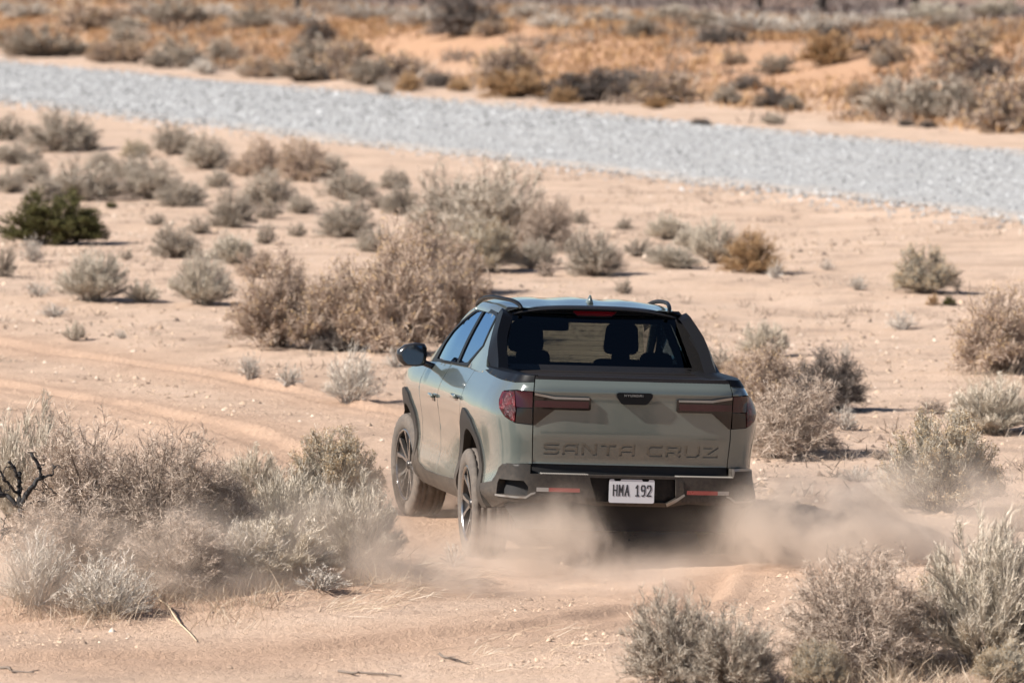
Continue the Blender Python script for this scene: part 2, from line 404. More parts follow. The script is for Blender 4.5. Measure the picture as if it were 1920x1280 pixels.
M_redf, nt, out = new_mat('faceted_red_lens')
p = N(nt, 'ShaderNodeBsdfPrincipled'); p.inputs['Roughness'].default_value = .3; p.inputs['Specular IOR Level'].default_value = .2; p.inputs['Coat Weight'].default_value = .35; p.inputs['Coat Roughness'].default_value = .03
tc = N(nt, 'ShaderNodeTexCoord'); vo = N(nt, 'ShaderNodeTexVoronoi'); vo.inputs['Scale'].default_value = 110; nt.links.new(tc.outputs['Object'], vo.inputs['Vector'])
nz_ = noise(nt, tc.outputs['Object'], 16, 2)
fc_ = math_node(nt, 'MULTIPLY', math_node(nt, 'ADD', nz_, math_node(nt, 'MULTIPLY', vo.outputs['Distance'], .45)), .9)
nt.links.new(ramp(nt, fc_, [(.46, (.010, .0012, .002)), (.64, (.045, .002, .0035)), (.84, (.15, .004, .007))]), p.inputs['Base Color'])
bp = N(nt, 'ShaderNodeBump'); bp.inputs['Strength'].default_value = .5; bp.inputs['Distance'].default_value = .01; nt.links.new(vo.outputs['Distance'], bp.inputs['Height']); nt.links.new(bp.outputs[0], p.inputs['Normal'])
nt.links.new(p.outputs[0], out.inputs['Surface'])

_rx = Matrix.Rotation(ROLL, 4, 'X'); _ry = Matrix.Rotation(NOSE, 4, 'Y')
BODY = np.array(Matrix.Translation((0, 0, .4)) @ _rx @ _ry @ Matrix.Translation((0, 0, -.4)))
def body(V):
    V = np.asarray(V, float); return V @ BODY[:3, :3].T + BODY[:3, 3]
_hub = [(TX - math.sin(YAW) * x - math.cos(YAW) * y, TY + math.cos(YAW) * x - math.sin(YAW) * y) for x in (0, 3.005) for y in (-.82, .82)]
TZ = float(np.mean([gh(px, py) for px, py in _hub]))
truck = empty('pickup_truck', (TX, TY, TZ - .012), math.pi / 2 + YAW)
tag(truck, 'sage green four door pickup truck raising dust on the sandy track', 'pickup truck')

def catmull(pts, n=24):
    P = np.array(pts, float); P = np.vstack([2 * P[0] - P[1], P, 2 * P[-1] - P[-2]]); out = []
    for i in range(1, len(P) - 2):
        p0, p1, p2, p3 = P[i - 1:i + 3]
        t = [0]
        for a, b in ((p0, p1), (p1, p2), (p2, p3)): t.append(t[-1] + max(np.linalg.norm(b - a) ** .5, 1e-6))
        for u in np.linspace(t[1], t[2], n, endpoint=False):
            A1 = (t[1] - u) / (t[1] - t[0]) * p0 + (u - t[0]) / (t[1] - t[0]) * p1
            A2 = (t[2] - u) / (t[2] - t[1]) * p1 + (u - t[1]) / (t[2] - t[1]) * p2
            A3 = (t[3] - u) / (t[3] - t[2]) * p2 + (u - t[2]) / (t[3] - t[2]) * p3
            B1 = (t[2] - u) / (t[2] - t[0]) * A1 + (u - t[0]) / (t[2] - t[0]) * A2
            B2 = (t[3] - u) / (t[3] - t[1]) * A2 + (u - t[1]) / (t[3] - t[1]) * A3
            out.append((t[2] - u) / (t[2] - t[1]) * B1 + (u - t[1]) / (t[2] - t[1]) * B2)
    out.append(P[-2]); return np.array(out)
# the body skin: a plan outline (s runs from the tail's middle round the left side to the nose) and how far the skin falls inward with height
PLAN = catmull([(-1.06, -.3), (-1.062, 0), (-1.06, .3), (-1.047, .60), (-1.03, .69), (-.985, .785), (-.90, .855), (-.75, .90), (-.5, .925), (-.2, .932), (.6, .934), (1.5, .932), (2.9, .93), (3.3, .91), (3.6, .85), (3.8, .70), (3.88, .4), (3.9, 0), (3.88, -.4)])
CS = np.concatenate([[0], np.cumsum(np.linalg.norm(np.diff(PLAN, axis=0), axis=1))])
CS -= CS[np.argmin(np.where(PLAN[:, 0] < 0, abs(PLAN[:, 1]), 9))]
S_NOSE = float(CS[np.argmin(np.where(PLAN[:, 0] > 2, abs(PLAN[:, 1]), 9))])
TG = np.gradient(PLAN, CS, axis=0); TG /= np.linalg.norm(TG, axis=1)[:, None]
NRM = np.stack([-TG[:, 1], TG[:, 0]], 1)
_m = (CS > .75) & (PLAN[:, 0] < 3.75)
def Sx(x): return float(np.interp(x, PLAN[_m, 0], CS[_m]))
SIDEP = catmull([(.28, .10), (.33, .065), (.38, .03), (.43, .012), (.48, .006), (.54, .018), (.62, .032), (.72, .034), (.82, .024), (.91, .008), (.98, .0), (1.04, .006), (1.09, .022), (1.14, .046), (1.2, .085), (1.25, .122), (1.32, .18)], 8)
REARP = np.array([(.3, .09), (.45, .05), (.69, .046), (.70, .050), (.858, .018), (.872, .0145), (1.130, .0125), (1.142, .0125), (1.168, .005), (1.178, .0), (1.186, .001), (1.196, .007), (1.248, .052), (1.268, .060), (1.3, .09)])
def SURF(s, z, off=0.):
    s = np.asarray(s, float); z = np.asarray(z, float)
    a = abs(s); sg = np.where(s < 0, -1., 1.)
    w = sm(.66, 1.02, a) * (1 - .35 * sm(4.6, 5.4, a))
    d = (1 - w) * np.interp(z, REARP[:, 0], REARP[:, 1]) + w * np.interp(z, SIDEP[:, 0], SIDEP[:, 1]) - off
    x = np.interp(a, CS, PLAN[:, 0]); y = np.interp(a, CS, PLAN[:, 1])
    # haunches swell over the wheels
    d = d - w * .014 * np.exp(-((z - .88) / .16) ** 2) * (np.exp(-((x - .0) / .5) ** 2) + np.exp(-((x - 3.0) / .45) ** 2))
    nx = np.interp(a, CS, NRM[:, 0]); ny = np.interp(a, CS, NRM[:, 1])
    return np.stack([x - nx * d, (y - ny * d) * sg, z], -1)
def GSURF(x, z, off=0.):                    # side glass and pillars
    x = np.asarray(x, float); z = np.asarray(z, float)
    y = .838 - (z - 1.22) * .455 + .012 * np.sin(np.clip((z - 1.2) / .42, 0, 1) * math.pi) - .05 * np.clip(x - 1.7, 0, 2) ** 2 - .02 * sm(.5, -.2, x)
    return np.stack([x, y + off * .91, z + off * .41], -1)
def CSURF(y, z, off=0.):                    # back of the cab
    y = np.asarray(y, float); z = np.asarray(z, float)
    x = .30 + (z - 1.28) * .75 - .035 * (1 - (y / .7) ** 2)
    return np.stack([x - off * .8, y, z + off * .6], -1)
def TAIL(off0): return lambda s, z, off=0.: SURF(s, z, off + off0)

def pip(pts, poly):
    x, y = pts[:, 0], pts[:, 1]; ins = np.zeros(len(pts), bool); P = np.asarray(poly, float)
    for i in range(len(P)):
        x0, y0 = P[i - 1]; x1, y1 = P[i]
        cnd = (y0 > y) != (y1 > y)
        if y0 != y1: ins ^= cnd & (x < (x1 - x0) * (y - y0) / (y1 - y0) + x0)
    return ins
def region(polys, holes, sp):
    pts, edges = [], []
    for pl in list(polys) + list(holes):
        P = np.asarray(pl, float); st = len(pts)
        for i in range(len(P)):
            a, b = P[i], P[(i + 1) % len(P)]
            k = max(1, int(math.ceil(np.linalg.norm(b - a) / sp)))
            pts += [tuple(a + (b - a) * j / k) for j in range(k)]
        n = len(pts) - st
        edges += [(st + i, st + (i + 1) % n) for i in range(n)]
    A = np.concatenate([np.asarray(p, float) for p in polys]); lo, hi = A.min(0), A.max(0)
    gx, gy = np.meshgrid(np.arange(lo[0] + sp * .5, hi[0], sp), np.arange(lo[1] + sp * .5, hi[1], sp))
    G = np.stack([gx.ravel(), gy.ravel()], 1)
    if len(G):
        B = np.array(pts); ok = np.zeros(len(G), bool)
        for p in polys: ok |= pip(G, p)
        for h in holes: ok &= ~pip(G, h)
        G = G[ok]
        if len(G):
            d = np.min(((G[:, None] - B[None]) ** 2).sum(-1), axis=1) if len(G) * len(B) < 6e6 else np.ones(len(G))
            pts += [tuple(g) for g in G[d > (.35 * sp) ** 2]]
    vs_, es_, fs_, *_ = delaunay_2d_cdt([Vector(p) for p in pts], edges, [], 0, 1e-6)
    V = np.array([tuple(v) for v in vs_]); Ft = np.array([f for f in fs_ if len(f) == 3])
    cen = V[Ft].mean(1); ok = np.zeros(len(Ft), bool)
    for p in polys: ok |= pip(cen, p)
    for h in holes: ok &= ~pip(cen, h)
    Ft = Ft[ok]
    used, inv = np.unique(Ft, return_inverse=True)
    return V[used], inv.reshape(-1, 3)
def panel(name, polys, m, parent=None, holes=(), surf=SURF, off=0., flange=.02, sp=.035, side=1, smooth=True):
    if not isinstance(polys[0][0], (tuple, list, np.ndarray)): polys = [polys]
    U, Ft = region(polys, holes, sp)
    o_ = off(U[:, 0], U[:, 1]) if callable(off) else off
    V = surf(U[:, 0], U[:, 1], o_)
    F_ = [tuple(t[::-1]) for t in Ft]
    if flange:
        cnt = {}
        for t in Ft:
            for i in range(3):
                a, b = t[i], t[(i + 1) % 3]; cnt.setdefault((min(a, b), max(a, b)), []).append((a, b))
        V2 = surf(U[:, 0], U[:, 1], o_ - flange)
        top, bot = {}, {}; ext = []; n0 = len(V)
        def idx_of(d, i, src):
            if i not in d: d[i] = n0 + len(ext); ext.append(src[i])
            return d[i]
        for k, l in cnt.items():
            if len(l) == 1:
                a, b = l[0]
                F_.append((idx_of(top, a, V), idx_of(top, b, V), idx_of(bot, b, V2), idx_of(bot, a, V2)))
        if ext: V = np.vstack([V, np.array(ext)])
    V = V * np.array([1, side, 1])
    if side < 0: F_ = [f[::-1] for f in F_]
    return mesh_obj(name, body(V), F_, m, parent or truck, smooth)
def patch(name, fn, nu, nv, m, parent=None, thick=0.0):
    u, v = np.meshgrid(np.linspace(0, 1, nu), np.linspace(0, 1, nv))
    V = np.array([fn(a, b) for a, b in zip(u.ravel(), v.ravel())])
    I = np.arange(nu * nv).reshape(nv, nu)
    F_ = [(I[j, i], I[j, i + 1], I[j + 1, i + 1], I[j + 1, i]) for j in range(nv - 1) for i in range(nu - 1)]
    return mesh_obj(name, body(V), F_, m, parent or truck)
import bmesh
def rbox(size, loc=(0, 0, 0), rot=None, bev=.01, seg=2, taper=None):
    bm = bmesh.new(); bmesh.ops.create_cube(bm, size=1)
    for v in bm.verts:
        t = v.co.z + .5
        k = (1 + (taper - 1) * t) if taper else 1
        v.co = Vector((v.co.x * size[0] * k, v.co.y * size[1] * k, v.co.z * size[2]))
    if bev: bmesh.ops.bevel(bm, geom=bm.edges[:], offset=bev, segments=seg, affect='EDGES', profile=.5)
    M = Matrix.Translation(loc) @ (rot.to_4x4() if rot else Matrix.Identity(4))
    bm.transform(M); bm.verts.index_update()
    V = [tuple(v.co) for v in bm.verts]; F_ = [tuple(v.index for v in f.verts) for f in bm.faces]
    bm.free(); return np.array(V), F_
def box_part(name, size, loc, m, parent=None, rot=None, bev=.01, seg=2, taper=None, bodied=True):
    V, F_ = rbox(size, loc, rot, bev, seg, taper)
    return mesh_obj(name, body(V) if bodied else V, F_, m, parent or truck, True)
def tube(pts, rad, ns=8, cap=True):
    P = np.array(pts, float); R = np.broadcast_to(np.asarray(rad, float), (len(P),))
    V, F_ = [], []; up = np.array([.13, .21, .97])
    for i, p in enumerate(P):
        t = P[min(i + 1, len(P) - 1)] - P[max(i - 1, 0)]; t /= np.linalg.norm(t) + 1e-9
        a = np.cross(t, up); a /= np.linalg.norm(a) + 1e-9; b = np.cross(t, a)
        for k in range(ns):
            an = 2 * math.pi * k / ns; V.append(p + R[i] * (math.cos(an) * a + math.sin(an) * b))
    for i in range(len(P) - 1):
        for k in range(ns): F_.append((i * ns + k, i * ns + (k + 1) % ns, (i + 1) * ns + (k + 1) % ns, (i + 1) * ns + k))
    if cap: F_ += [tuple(range(ns))[::-1], tuple((len(P) - 1) * ns + k for k in range(ns))]
    return np.array(V), F_
def loft(name, rings, m, parent=None, closed=True, cap=True):
    n = len(rings[0]); V = np.concatenate([np.array(r, float) for r in rings]); F_ = []
    for i in range(len(rings) - 1):
        for k in range(n if closed else n - 1): F_.append((i * n + k, i * n + (k + 1) % n, (i + 1) * n + (k + 1) % n, (i + 1) * n + k))
    if cap and closed: F_ += [tuple(range(n))[::-1], tuple((len(rings) - 1) * n + k for k in range(n))]
    return mesh_obj(name, body(V), F_, m, parent or truck, True)

def circ(cx, cz, r, n=40, a0=0, a1=360):
    return [(cx + r * math.cos(math.radians(a)), cz + r * math.sin(math.radians(a))) for a in np.linspace(a0, a1, n, endpoint=(a1 - a0) < 360)]
S = lambda pts: [(Sx(x), z) for x, z in pts]
ARCH_R, ARCH_F = S(circ(.03, .415, .475, 48)), S(circ(3.03, .415, .475, 48))
G = .006                                     # half a shut line

for side in (1, -1):
    # painted side panels
    panel('front_fender', S([(2.36 + G, .45), (2.345 + G, .92), (2.38 + G, 1.19), (2.70, 1.165), (3.15, 1.10), (3.50, 1.02), (3.62, .93), (3.58, .62), (3.50, .40), (2.36 + G, .40)]), M_paint, holes=[ARCH_F], side=side)
    fd = panel('front_door', S([(2.36 - G, .43), (2.345 - G, .92), (2.38 - G, 1.19), (1.47 + G, 1.228), (1.495 + G, .99), (1.515 + G, .74), (1.46 + G, .60), (1.475 + G, .43)]), M_paint, side=side)
    rd = panel('rear_door', S([(1.47 - G, 1.228), (1.495 - G, .99), (1.515 - G, .74), (1.46 - G, .60), (1.475 - G, .43), (.60, .43), (.50, .56), (.46 + G, .80), (.405 + G, .98), (.445 + G, 1.12), (.50 + G, 1.245), (.80, 1.243)]), M_paint, holes=[ARCH_R], side=side)
    TL = [(.6755, 1.170), (.80, 1.176), (1.01, 1.160), (1.00, 1.10), (.955, 1.045), (.885, .990), (.80, .955), (.6755, .948)]
    qp = panel('quarter_panel', [(Sx(.50 - G), 1.245), (Sx(.445 - G), 1.12), (Sx(.405 - G), .98), (Sx(.46 - G), .80), (Sx(.50), .50), (Sx(-.42), .50), (1.30, .523), (1.05, .555), (1.00, .60), (.965, .652), (.90, .682), (.6755, .69), (.6755, 1.262), (Sx(-.5), 1.258), (Sx(.2), 1.262), (Sx(.40), 1.262)], M_paint, holes=[ARCH_R, TL], side=side)
    # cladding
    for cx, nm in ((.03, 'rear'), (3.03, 'front')):
        inner = S(circ(cx, .415, .435, 48))
        k = 1 if nm == 'rear' else 1
        outer = S([(cx + .50, .36), (cx + .535, .50), (cx + .50, .68), (cx + .36, .86), (cx + .16, .955), (cx - .02, .972), (cx - .20, .94), (cx - .39, .82), (cx - .50, .66), (cx - .535, .50), (cx - .60, .36)]) if nm == 'front' else \
            S([(cx + .53, .34), (cx + .535, .50), (cx + .49, .69), (cx + .36, .87), (cx + .17, .985), (cx + .05, .975), (cx - .16, .93), (cx - .36, .80), (cx - .48, .64), (cx - .54, .50), (cx - .60, .40), (cx - .62, .36)])
        panel('wheel_arch_cladding', outer, M_plast, holes=[inner, S([(cx - .42, .30), (cx + .42, .30), (cx + .42, .415), (cx - .42, .415)])], off=.014, flange=.05, side=side)
        # liner of the wheel well
        A = np.radians(np.linspace(-8, 188, 26))
        ring = lambda y, r: [(cx + r * math.cos(t), side * y, .415 + r * math.sin(t)) for t in A]
        loft('wheel_well_liner', [ring(.90, .455), ring(.60, .455), ring(.60, .02)], M_dark, closed=False, cap=False)
    panel('sill_cladding', S([(.56, .34), (.57, .47), (1.40, .445), (2.0, .440), (2.30, .475), (2.47, .56), (2.515, .40), (2.50, .32), (1.5, .325)]), M_plast, off=.012, flange=.05, side=side)
    # side glass, its surround and the painted rear pillar
    FG = [(2.25, 1.218), (1.28, 1.240), (1.265, 1.598), (1.40, 1.602), (1.52, 1.588), (1.80, 1.510), (2.02, 1.425), (2.17, 1.325)]
    RG = [(1.19, 1.242), (.84, 1.262), (.545, 1.396), (.635, 1.592), (.80, 1.604), (1.18, 1.606)]
    TRIM = [(2.42, 1.188), (1.5, 1.222), (.795, 1.240), (.505, 1.392), (.585, 1.600), (.68, 1.622), (1.0, 1.632), (1.35, 1.628), (1.60, 1.592), (1.86, 1.512), (2.14, 1.398), (2.40, 1.275), (2.56, 1.185)]
    panel('window_surround', TRIM, M_satin, holes=[FG, RG], surf=GSURF, off=.004, flange=.02, side=side)
    panel('window_glass', FG, M_glass, fd, surf=GSURF, off=-.004, flange=0, side=side)
    panel('window_glass', RG, M_glass, rd, surf=GSURF, off=-.004, flange=0, side=side)
    panel('rear_pillar', [(.795 - .006, 1.236), (.499, 1.392), (.575, 1.594), (.50, 1.545), (.30, 1.405), (.19, 1.31), (.12, 1.272), (.0, 1.262), (.0, 1.225)], M_paint, surf=GSURF, off=.0, flange=.02, side=side)
    # black buttress from roof to bed rail
    OUT = [(.60, 1.615), (.50, 1.549), (.30, 1.409), (.19, 1.314), (.12, 1.276), (.0, 1.264), (-.10, 1.262), (-.02, 1.31), (.20, 1.46), (.44, 1.63), (.55, 1.655)]
    panel('roof_buttress', OUT, M_satin, surf=GSURF, off=lambda x, z: .006 - .05 * sm(.30, -.05, x), flange=.075, side=side)
    # black rail along the bed
    r1 = [(s_, z_) for s_, z_ in zip(np.linspace(Sx(.12), .676, 14), [1.236] * 14)]
    panel('bed_rail', [(Sx(.14), 1.252), (Sx(-.1), 1.238), (Sx(-.6), 1.225), (.86, 1.222), (.6755, 1.232), (.6755, 1.272), (Sx(-.5), 1.272), (Sx(.0), 1.272), (Sx(.14), 1.276)], M_satin, off=.006, flange=.03, side=side)
    ss = np.linspace(Sx(.30), .655, 26)
    o3 = SURF(ss, np.full(26, 1.272), .006)
    inn = np.stack([np.minimum(o3[:, 0], 9), np.full(26, .638), np.full(26, 1.262)], 1)
    inn[:, 1] = np.minimum(inn[:, 1], o3[:, 1] - .012)
    mid_ = (o3 * .55 + inn * .45); mid_[:, 2] = 1.277
    low = inn.copy(); low[:, 2] = 1.20
    rings = [r * np.array([1, side, 1]) for r in (o3, mid_, inn, low)]
    loft('bed_rail_cap', rings, M_satin, closed=False, cap=False)
    # roof rack rail
    pts = catmull([(.50, .515, 1.655), (.54, .525, 1.680), (.68, .545, 1.702), (1.0, .585, 1.708), (1.35, .60, 1.702), (1.65, .605, 1.678), (1.88, .60, 1.640), (1.95, .598, 1.618)], 6) * np.array([1, side, 1])
    rr = np.full(len(pts), .0145)
    V, F_ = tube(pts, rr, 8); rail = mesh_obj('roof_rail', body(V), F_, M_satin, truck)
    # tail lamp: housing, bright lens round the corner, smoked lens below
    lamp = panel('tail_lamp', TL, M_black, side=side, off=-.030, flange=0)
    g_ = .004
    panel('red_lens', [(.82, 1.172 - g_), (1.006, 1.157 - g_), (.995, 1.10), (.95, 1.048), (.88, .995), (.80, .962), (.795, 1.04)], M_redf, lamp, off=.008, flange=.03, side=side)
    panel('brake_lens', [(.6755 + g_, 1.166), (.814, 1.170), (.789, 1.062), (.6755 + g_, 1.062)], M_redd, lamp, off=.010, flange=.03, side=side)
    panel('reversing_lens', [(.6755 + g_, 1.056), (.787, 1.056), (.787, 1.03), (.793, .960), (.6755 + g_, .953)], M_smoke, lamp, off=.006, flange=.03, side=side)
    # door handles
    for par, hx, hz in ((fd, 1.68, .985), (rd, .62, 1.040)):
        V, F_ = rbox((.19, .030, .030), (hx, .952, hz), None, .012, 3)
        mesh_obj('door_handle', body(V * np.array([1, side, 1])), F_ if side > 0 else [f[::-1] for f in F_], M_paint, par)
        V, F_ = rbox((.12, .012, .034), (hx - .005, .928, hz - .022), None, .004, 2)
        mesh_obj('handle_recess', body(V * np.array([1, side, 1])), F_ if side > 0 else [f[::-1] for f in F_], M_black, par)
    # wing mirror
    ring = []
    prof = [(-.03, .78, .9), (.0, 1.0, 1.0), (.05, 1.0, .98), (.10, .82, .85), (.135, .45, .55), (.145, .1, .15)]
    def mring(dx, sy, sz):
        pts = [(.102, .055), (.085, .082), (.02, .088), (-.055, .072), (-.105, .030), (-.112, -.005), (-.095, -.045), (-.055, -.078), (.03, -.082), (.080, -.074), (.098, -.045), (.104, .0)]
        return [(2.13 + dx, side * (1.025 - a * sy), 1.245 + b * sz) for a, b in pts]
    mir = loft('wing_mirror', [mring(*q_) for q_ in prof], M_black)
    gl = mring(-.034, .72, .84)
    mesh_obj('mirror_glass', body(gl), [tuple(range(12))], M_mglass, mir, False)
    box_part('mirror_arm', (.07, .13, .045), (2.17, side * .895, 1.175), M_black, mir, Matrix.Rotation(side * .35, 3, 'X'), .012)
    # head lamp, front corner
    panel('head_lamp', [(Sx(3.60), .80), (Sx(3.62), .60), (S_NOSE - .62, .60), (S_NOSE - .62, .80)], M_smoke, off=.004, side=side)
    panel('front_bumper', [(Sx(3.58), .32), (Sx(3.60), .60), (S_NOSE, .60), (S_NOSE, .32)], M_plast, off=.008, side=side)
    panel('grille', [(S_NOSE - .60, .60), (S_NOSE - .60, .90), (S_NOSE, .90), (S_NOSE, .60)], M_black, off=0, side=side)

# tailgate with the name pressed into it
GLY = {'S': [[(1, 1), (.12, 1), (0, .86), (0, .64), (.12, .5), (.88, .5), (1, .36), (1, .14), (.88, 0), (0, 0)]],
       'A': [[(0, 0), (0, .72), (.26, 1), (1, 1), (1, 0)], [(0, .40), (1, .40)]], 'N': [[(0, 0), (0, 1), (.12, 1), (.88, 0), (1, 0), (1, 1)]],
       'T': [[(0, 1), (1, 1)], [(.5, 1), (.5, 0)]], 'C': [[(1, 1), (.2, 1), (0, .8), (0, .2), (.2, 0), (1, 0)]],
       'R': [[(0, 0), (0, 1), (.85, 1), (1, .86), (1, .58), (.85, .42), (0, .42)], [(.62, .42), (1, 0)]],
       'U': [[(0, 1), (0, .2), (.18, 0), (.82, 0), (1, .2), (1, 1)]], 'Z': [[(0, 1), (1, 1), (0, 0), (1, 0)]],
       'H': [[(0, 0), (0, 1)], [(1, 0), (1, 1)], [(0, .5), (1, .5)]], 'Y': [[(0, 1), (.5, .5), (1, 1)], [(.5, .5), (.5, 0)]],
       'D': [[(0, 0), (0, 1), (.75, 1), (1, .75), (1, .25), (.75, 0), (0, 0)]], 'I': [[(.5, 0), (.5, 1)]],
       'M': [[(0, 0), (0, 1), (.5, .35), (1, 1), (1, 0)]], 'm': [[(0, 0), (0, 1), (.5, .35), (1, 1), (1, 0)]],
       'a': [[(0, 0), (.5, 1), (1, 0)], [(.2, .36), (.8, .36)]],
       '1': [[(.15, .78), (.55, 1), (.55, 0)], [(.15, 0), (.95, 0)]],
       '9': [[(1, .55), (.15, .5), (0, .65), (0, .85), (.2, 1), (.8, 1), (1, .85), (1, .4), (.85, .1), (.6, 0), (.25, 0)]],
       '2': [[(0, .8), (.15, 1), (.85, 1), (1, .82), (1, .62), (0, .0), (1, 0)]]}
def strokes(ch, s0, z0, w, h, t):
    """stroke rectangles of one letter; s falls to the right as seen from behind"""
    out = []
    for pl in GLY[ch]:
        Q = [(s0 - (t / 2 + u * (w - t)), z0 + t / 2 + v * (h - t)) for u, v in pl]
        for a, b in zip(Q[:-1], Q[1:]):
            a, b = np.array(a), np.array(b); d = (b - a) / (np.linalg.norm(b - a) + 1e-9); n = np.array([-d[1], d[0]])
            a2, b2 = a - d * t * .48, b + d * t * .48
            out.append([tuple(a2 + n * t / 2), tuple(b2 + n * t / 2), tuple(b2 - n * t / 2), tuple(a2 - n * t / 2)])
    return out
letters = []
pos_s = .592
for ch in 'SANTA CRUZ':
    if ch == ' ': pos_s -= .058; continue
    letters.append(strokes(ch, pos_s, .755, .105, .078, .0185)); pos_s -= .1275
TG_POLY = [(.668, .692), (.668, 1.252), (-.668, 1.252), (-.668, .692)]
tailgate = panel('tailgate', TG_POLY, M_paint, holes=[q_ for L in letters for q_ in L], sp=.03, flange=.012)
for L in letters: panel('pressed_letter', L, M_paint, tailgate, off=-.012, flange=0, sp=.02)
panel('tailgate_cap', [(.668, 1.250), (.668, 1.274), (-.668, 1.274), (-.668, 1.250)], M_cover, tailgate, off=.002, flange=.05)
for sg in (1, -1):
    sw = lambda pts: [(sg * a, b) for a, b in pts][::sg]
    panel('lamp_bar_housing', sw([(.668, 1.166), (.53, 1.142), (.30, 1.140), (.289, 1.132), (.289, 1.062), (.30, 1.053), (.53, 1.053), (.59, 1.005), (.655, .950), (.668, .948)]), M_smoke, tailgate, off=lambda s, z: .019 - .012 * np.clip((1.06 - z) / .1, 0, 1), flange=.04)
    panel('lamp_bar', sw([(.664, 1.112), (.306, 1.112), (.306, 1.068), (.664, 1.068)]), M_redd, tailgate, off=.0245, flange=.006)
    panel('lamp_bar_highlight', sw([(.664, 1.162), (.53, 1.139), (.302, 1.137), (.302, 1.124), (.53, 1.124), (.664, 1.146)]), M_silver, tailgate, off=.0235, flange=.005)  # pale strip: sky light caught on the bar's top edge, put in as colour
# latch handle with its lettering
HS = lambda a, b, off=0.: np.stack([-1.076 + .05 * (1.17 - b) * -0.0 - off + 0 * a, a, b], -1)
panel('latch_handle', [(.118, 1.170), (.118, 1.150), (.088, 1.108), (.07, 1.100), (-.075, 1.100), (-.093, 1.108), (-.123, 1.150), (-.123, 1.170), (-.11, 1.178), (.105, 1.178)], M_satin, tailgate, surf=HS, flange=.05, sp=.02)
hs_ = .068
for ch in 'HYUNDAI':
    w_ = .006 if ch == 'I' else .014
    panel('badge_letter', strokes(ch, hs_, 1.152, w_, .015, .0032), M_chrome, tailgate, surf=HS, off=.002, flange=.002, sp=.01); hs_ -= w_ + .0062

# bumper
boff = lambda s, z: .016 + .062 * (1 - sm(.66, 1.0, abs(s))) - .03 * np.clip((.46 - z) / .06, 0, 1)
VENT = [(.690, .478), (.685, .54), (.715, .578), (.93, .578), (.945, .55), (.935, .478)]
REC = [(.285, .612), (.27, .56), (.235, .452), (-.235, .452), (-.345, .512), (-.29, .612)]
RFL = [(.634, .539), (.350, .539), (.350, .511), (.634, .511)]
RFR = [(-.372, .539), (-.655, .539), (-.655, .511), (-.372, .511)]
neg = lambda pts: [(-a, b) for a, b in pts][::-1]
BUMP = [(.6755, .688), (.90, .679), (.963, .650), (.998, .60), (1.048, .553), (1.30, .521), (1.25, .45), (1.16, .372), (1.02, .395), (.86, .432), (.38, .448), (.25, .425), (-.25, .425), (-.38, .448), (-.86, .432), (-1.02, .395), (-1.16, .372), (-1.25, .45), (-1.30, .521), (-1.048, .553), (-.998, .60), (-.963, .650), (-.90, .679), (-.6755, .688), (-.6755, .628), (.6755, .628)]
bumper = panel('rear_bumper', BUMP, M_plast, holes=[VENT, neg(VENT), REC], off=boff, flange=.06)
for vv in (VENT, neg(VENT)): panel('bumper_vent', vv, M_dark, bumper, off=lambda s, z: boff(s, z) - .058, flange=0)
panel('plate_recess', REC, M_satin, bumper, off=lambda s, z: boff(s, z) - .05, flange=0)
panel('bumper_valance', [(.674, .62), (.674, .705), (-.674, .705), (-.674, .62)], M_dark, bumper, off=-.012, flange=0)
panel('rear_skirt', [(.88, .25), (.95, .44), (-.95, .44), (-.88, .25)], M_dark, bumper, off=-.03, flange=.02)
for poly, split, dr in ((RFL, .555, 1), (RFR, -.58, -1)):
    a0, a1 = poly[0][0], poly[1][0]
    zz = (.512, .538)
    mk = lambda l, r: [(l, zz[1]), (r, zz[1]), (r, zz[0]), (l, zz[0])]
    rp = panel('reflector', mk(split, a1) if dr > 0 else mk(a0, split), M_refl, bumper, off=lambda s, z: boff(s, z) + .004, flange=.01)
    panel('clear_lens', mk(a0, split + .001) if dr > 0 else mk(split - .001, a1), M_reflw, bumper, off=lambda s, z: boff(s, z) + .0045, flange=.01)
# step treads along the top of the bumper: a strip with raised cleats
def tread(s0, s1, z, parent):
    V, F_ = [], []
    n = int(abs(s1 - s0) / .0155)
    for i in range(n):
        s_ = s0 + (s1 - s0) * (i + .5) / n
        p0 = SURF(s_, z, boff(s_, z) + .002)
        v, f = rbox((.05, .0085, .011), (p0[0] + .024, p0[1], z + .004), Matrix.Rotation(.5, 3, 'Z'), .002, 1)
        F_ += [tuple(k + len(V) for k in q_) for q_ in f]; V += list(v)
    o = mesh_obj('step_tread', body(V), F_, M_silver, parent, False); tag(o, kind='stuff')
tread(.615, .30, .626, bumper); tread(-.30, -.675, .626, bumper); tread(.23, -.24, .430, bumper)
ss = np.linspace(.6755, -.6755, 40)
loft('step_top', [SURF(ss, np.full(40, .627), boff(ss, np.full(40, .627))), SURF(ss, np.full(40, .627), -.02)], M_plast, bumper, closed=False, cap=False)
for sg in (1, -1):
    panel('vent_trim', [(sg * a, b) for a, b in [(.944, .477), (.70, .474), (.668, .500), (.640, .507), (.640, .497), (.664, .487), (.70, .460), (.945, .464)]][::sg], M_silver, bumper, off=lambda s, z: boff(s, z) + .006, flange=.015)
panel('hitch_cover', [(-.292, .612), (-.345, .60), (-.352, .52), (-.30, .486)], M_plast, bumper, off=lambda s, z: boff(s, z) + .006, flange=.03)
panel('hitch_trim', [(-.235, .447), (-.30, .482), (-.352, .516), (-.360, .504), (-.30, .460), (-.245, .428)], M_silver, bumper, off=lambda s, z: boff(s, z) + .008, flange=.02)
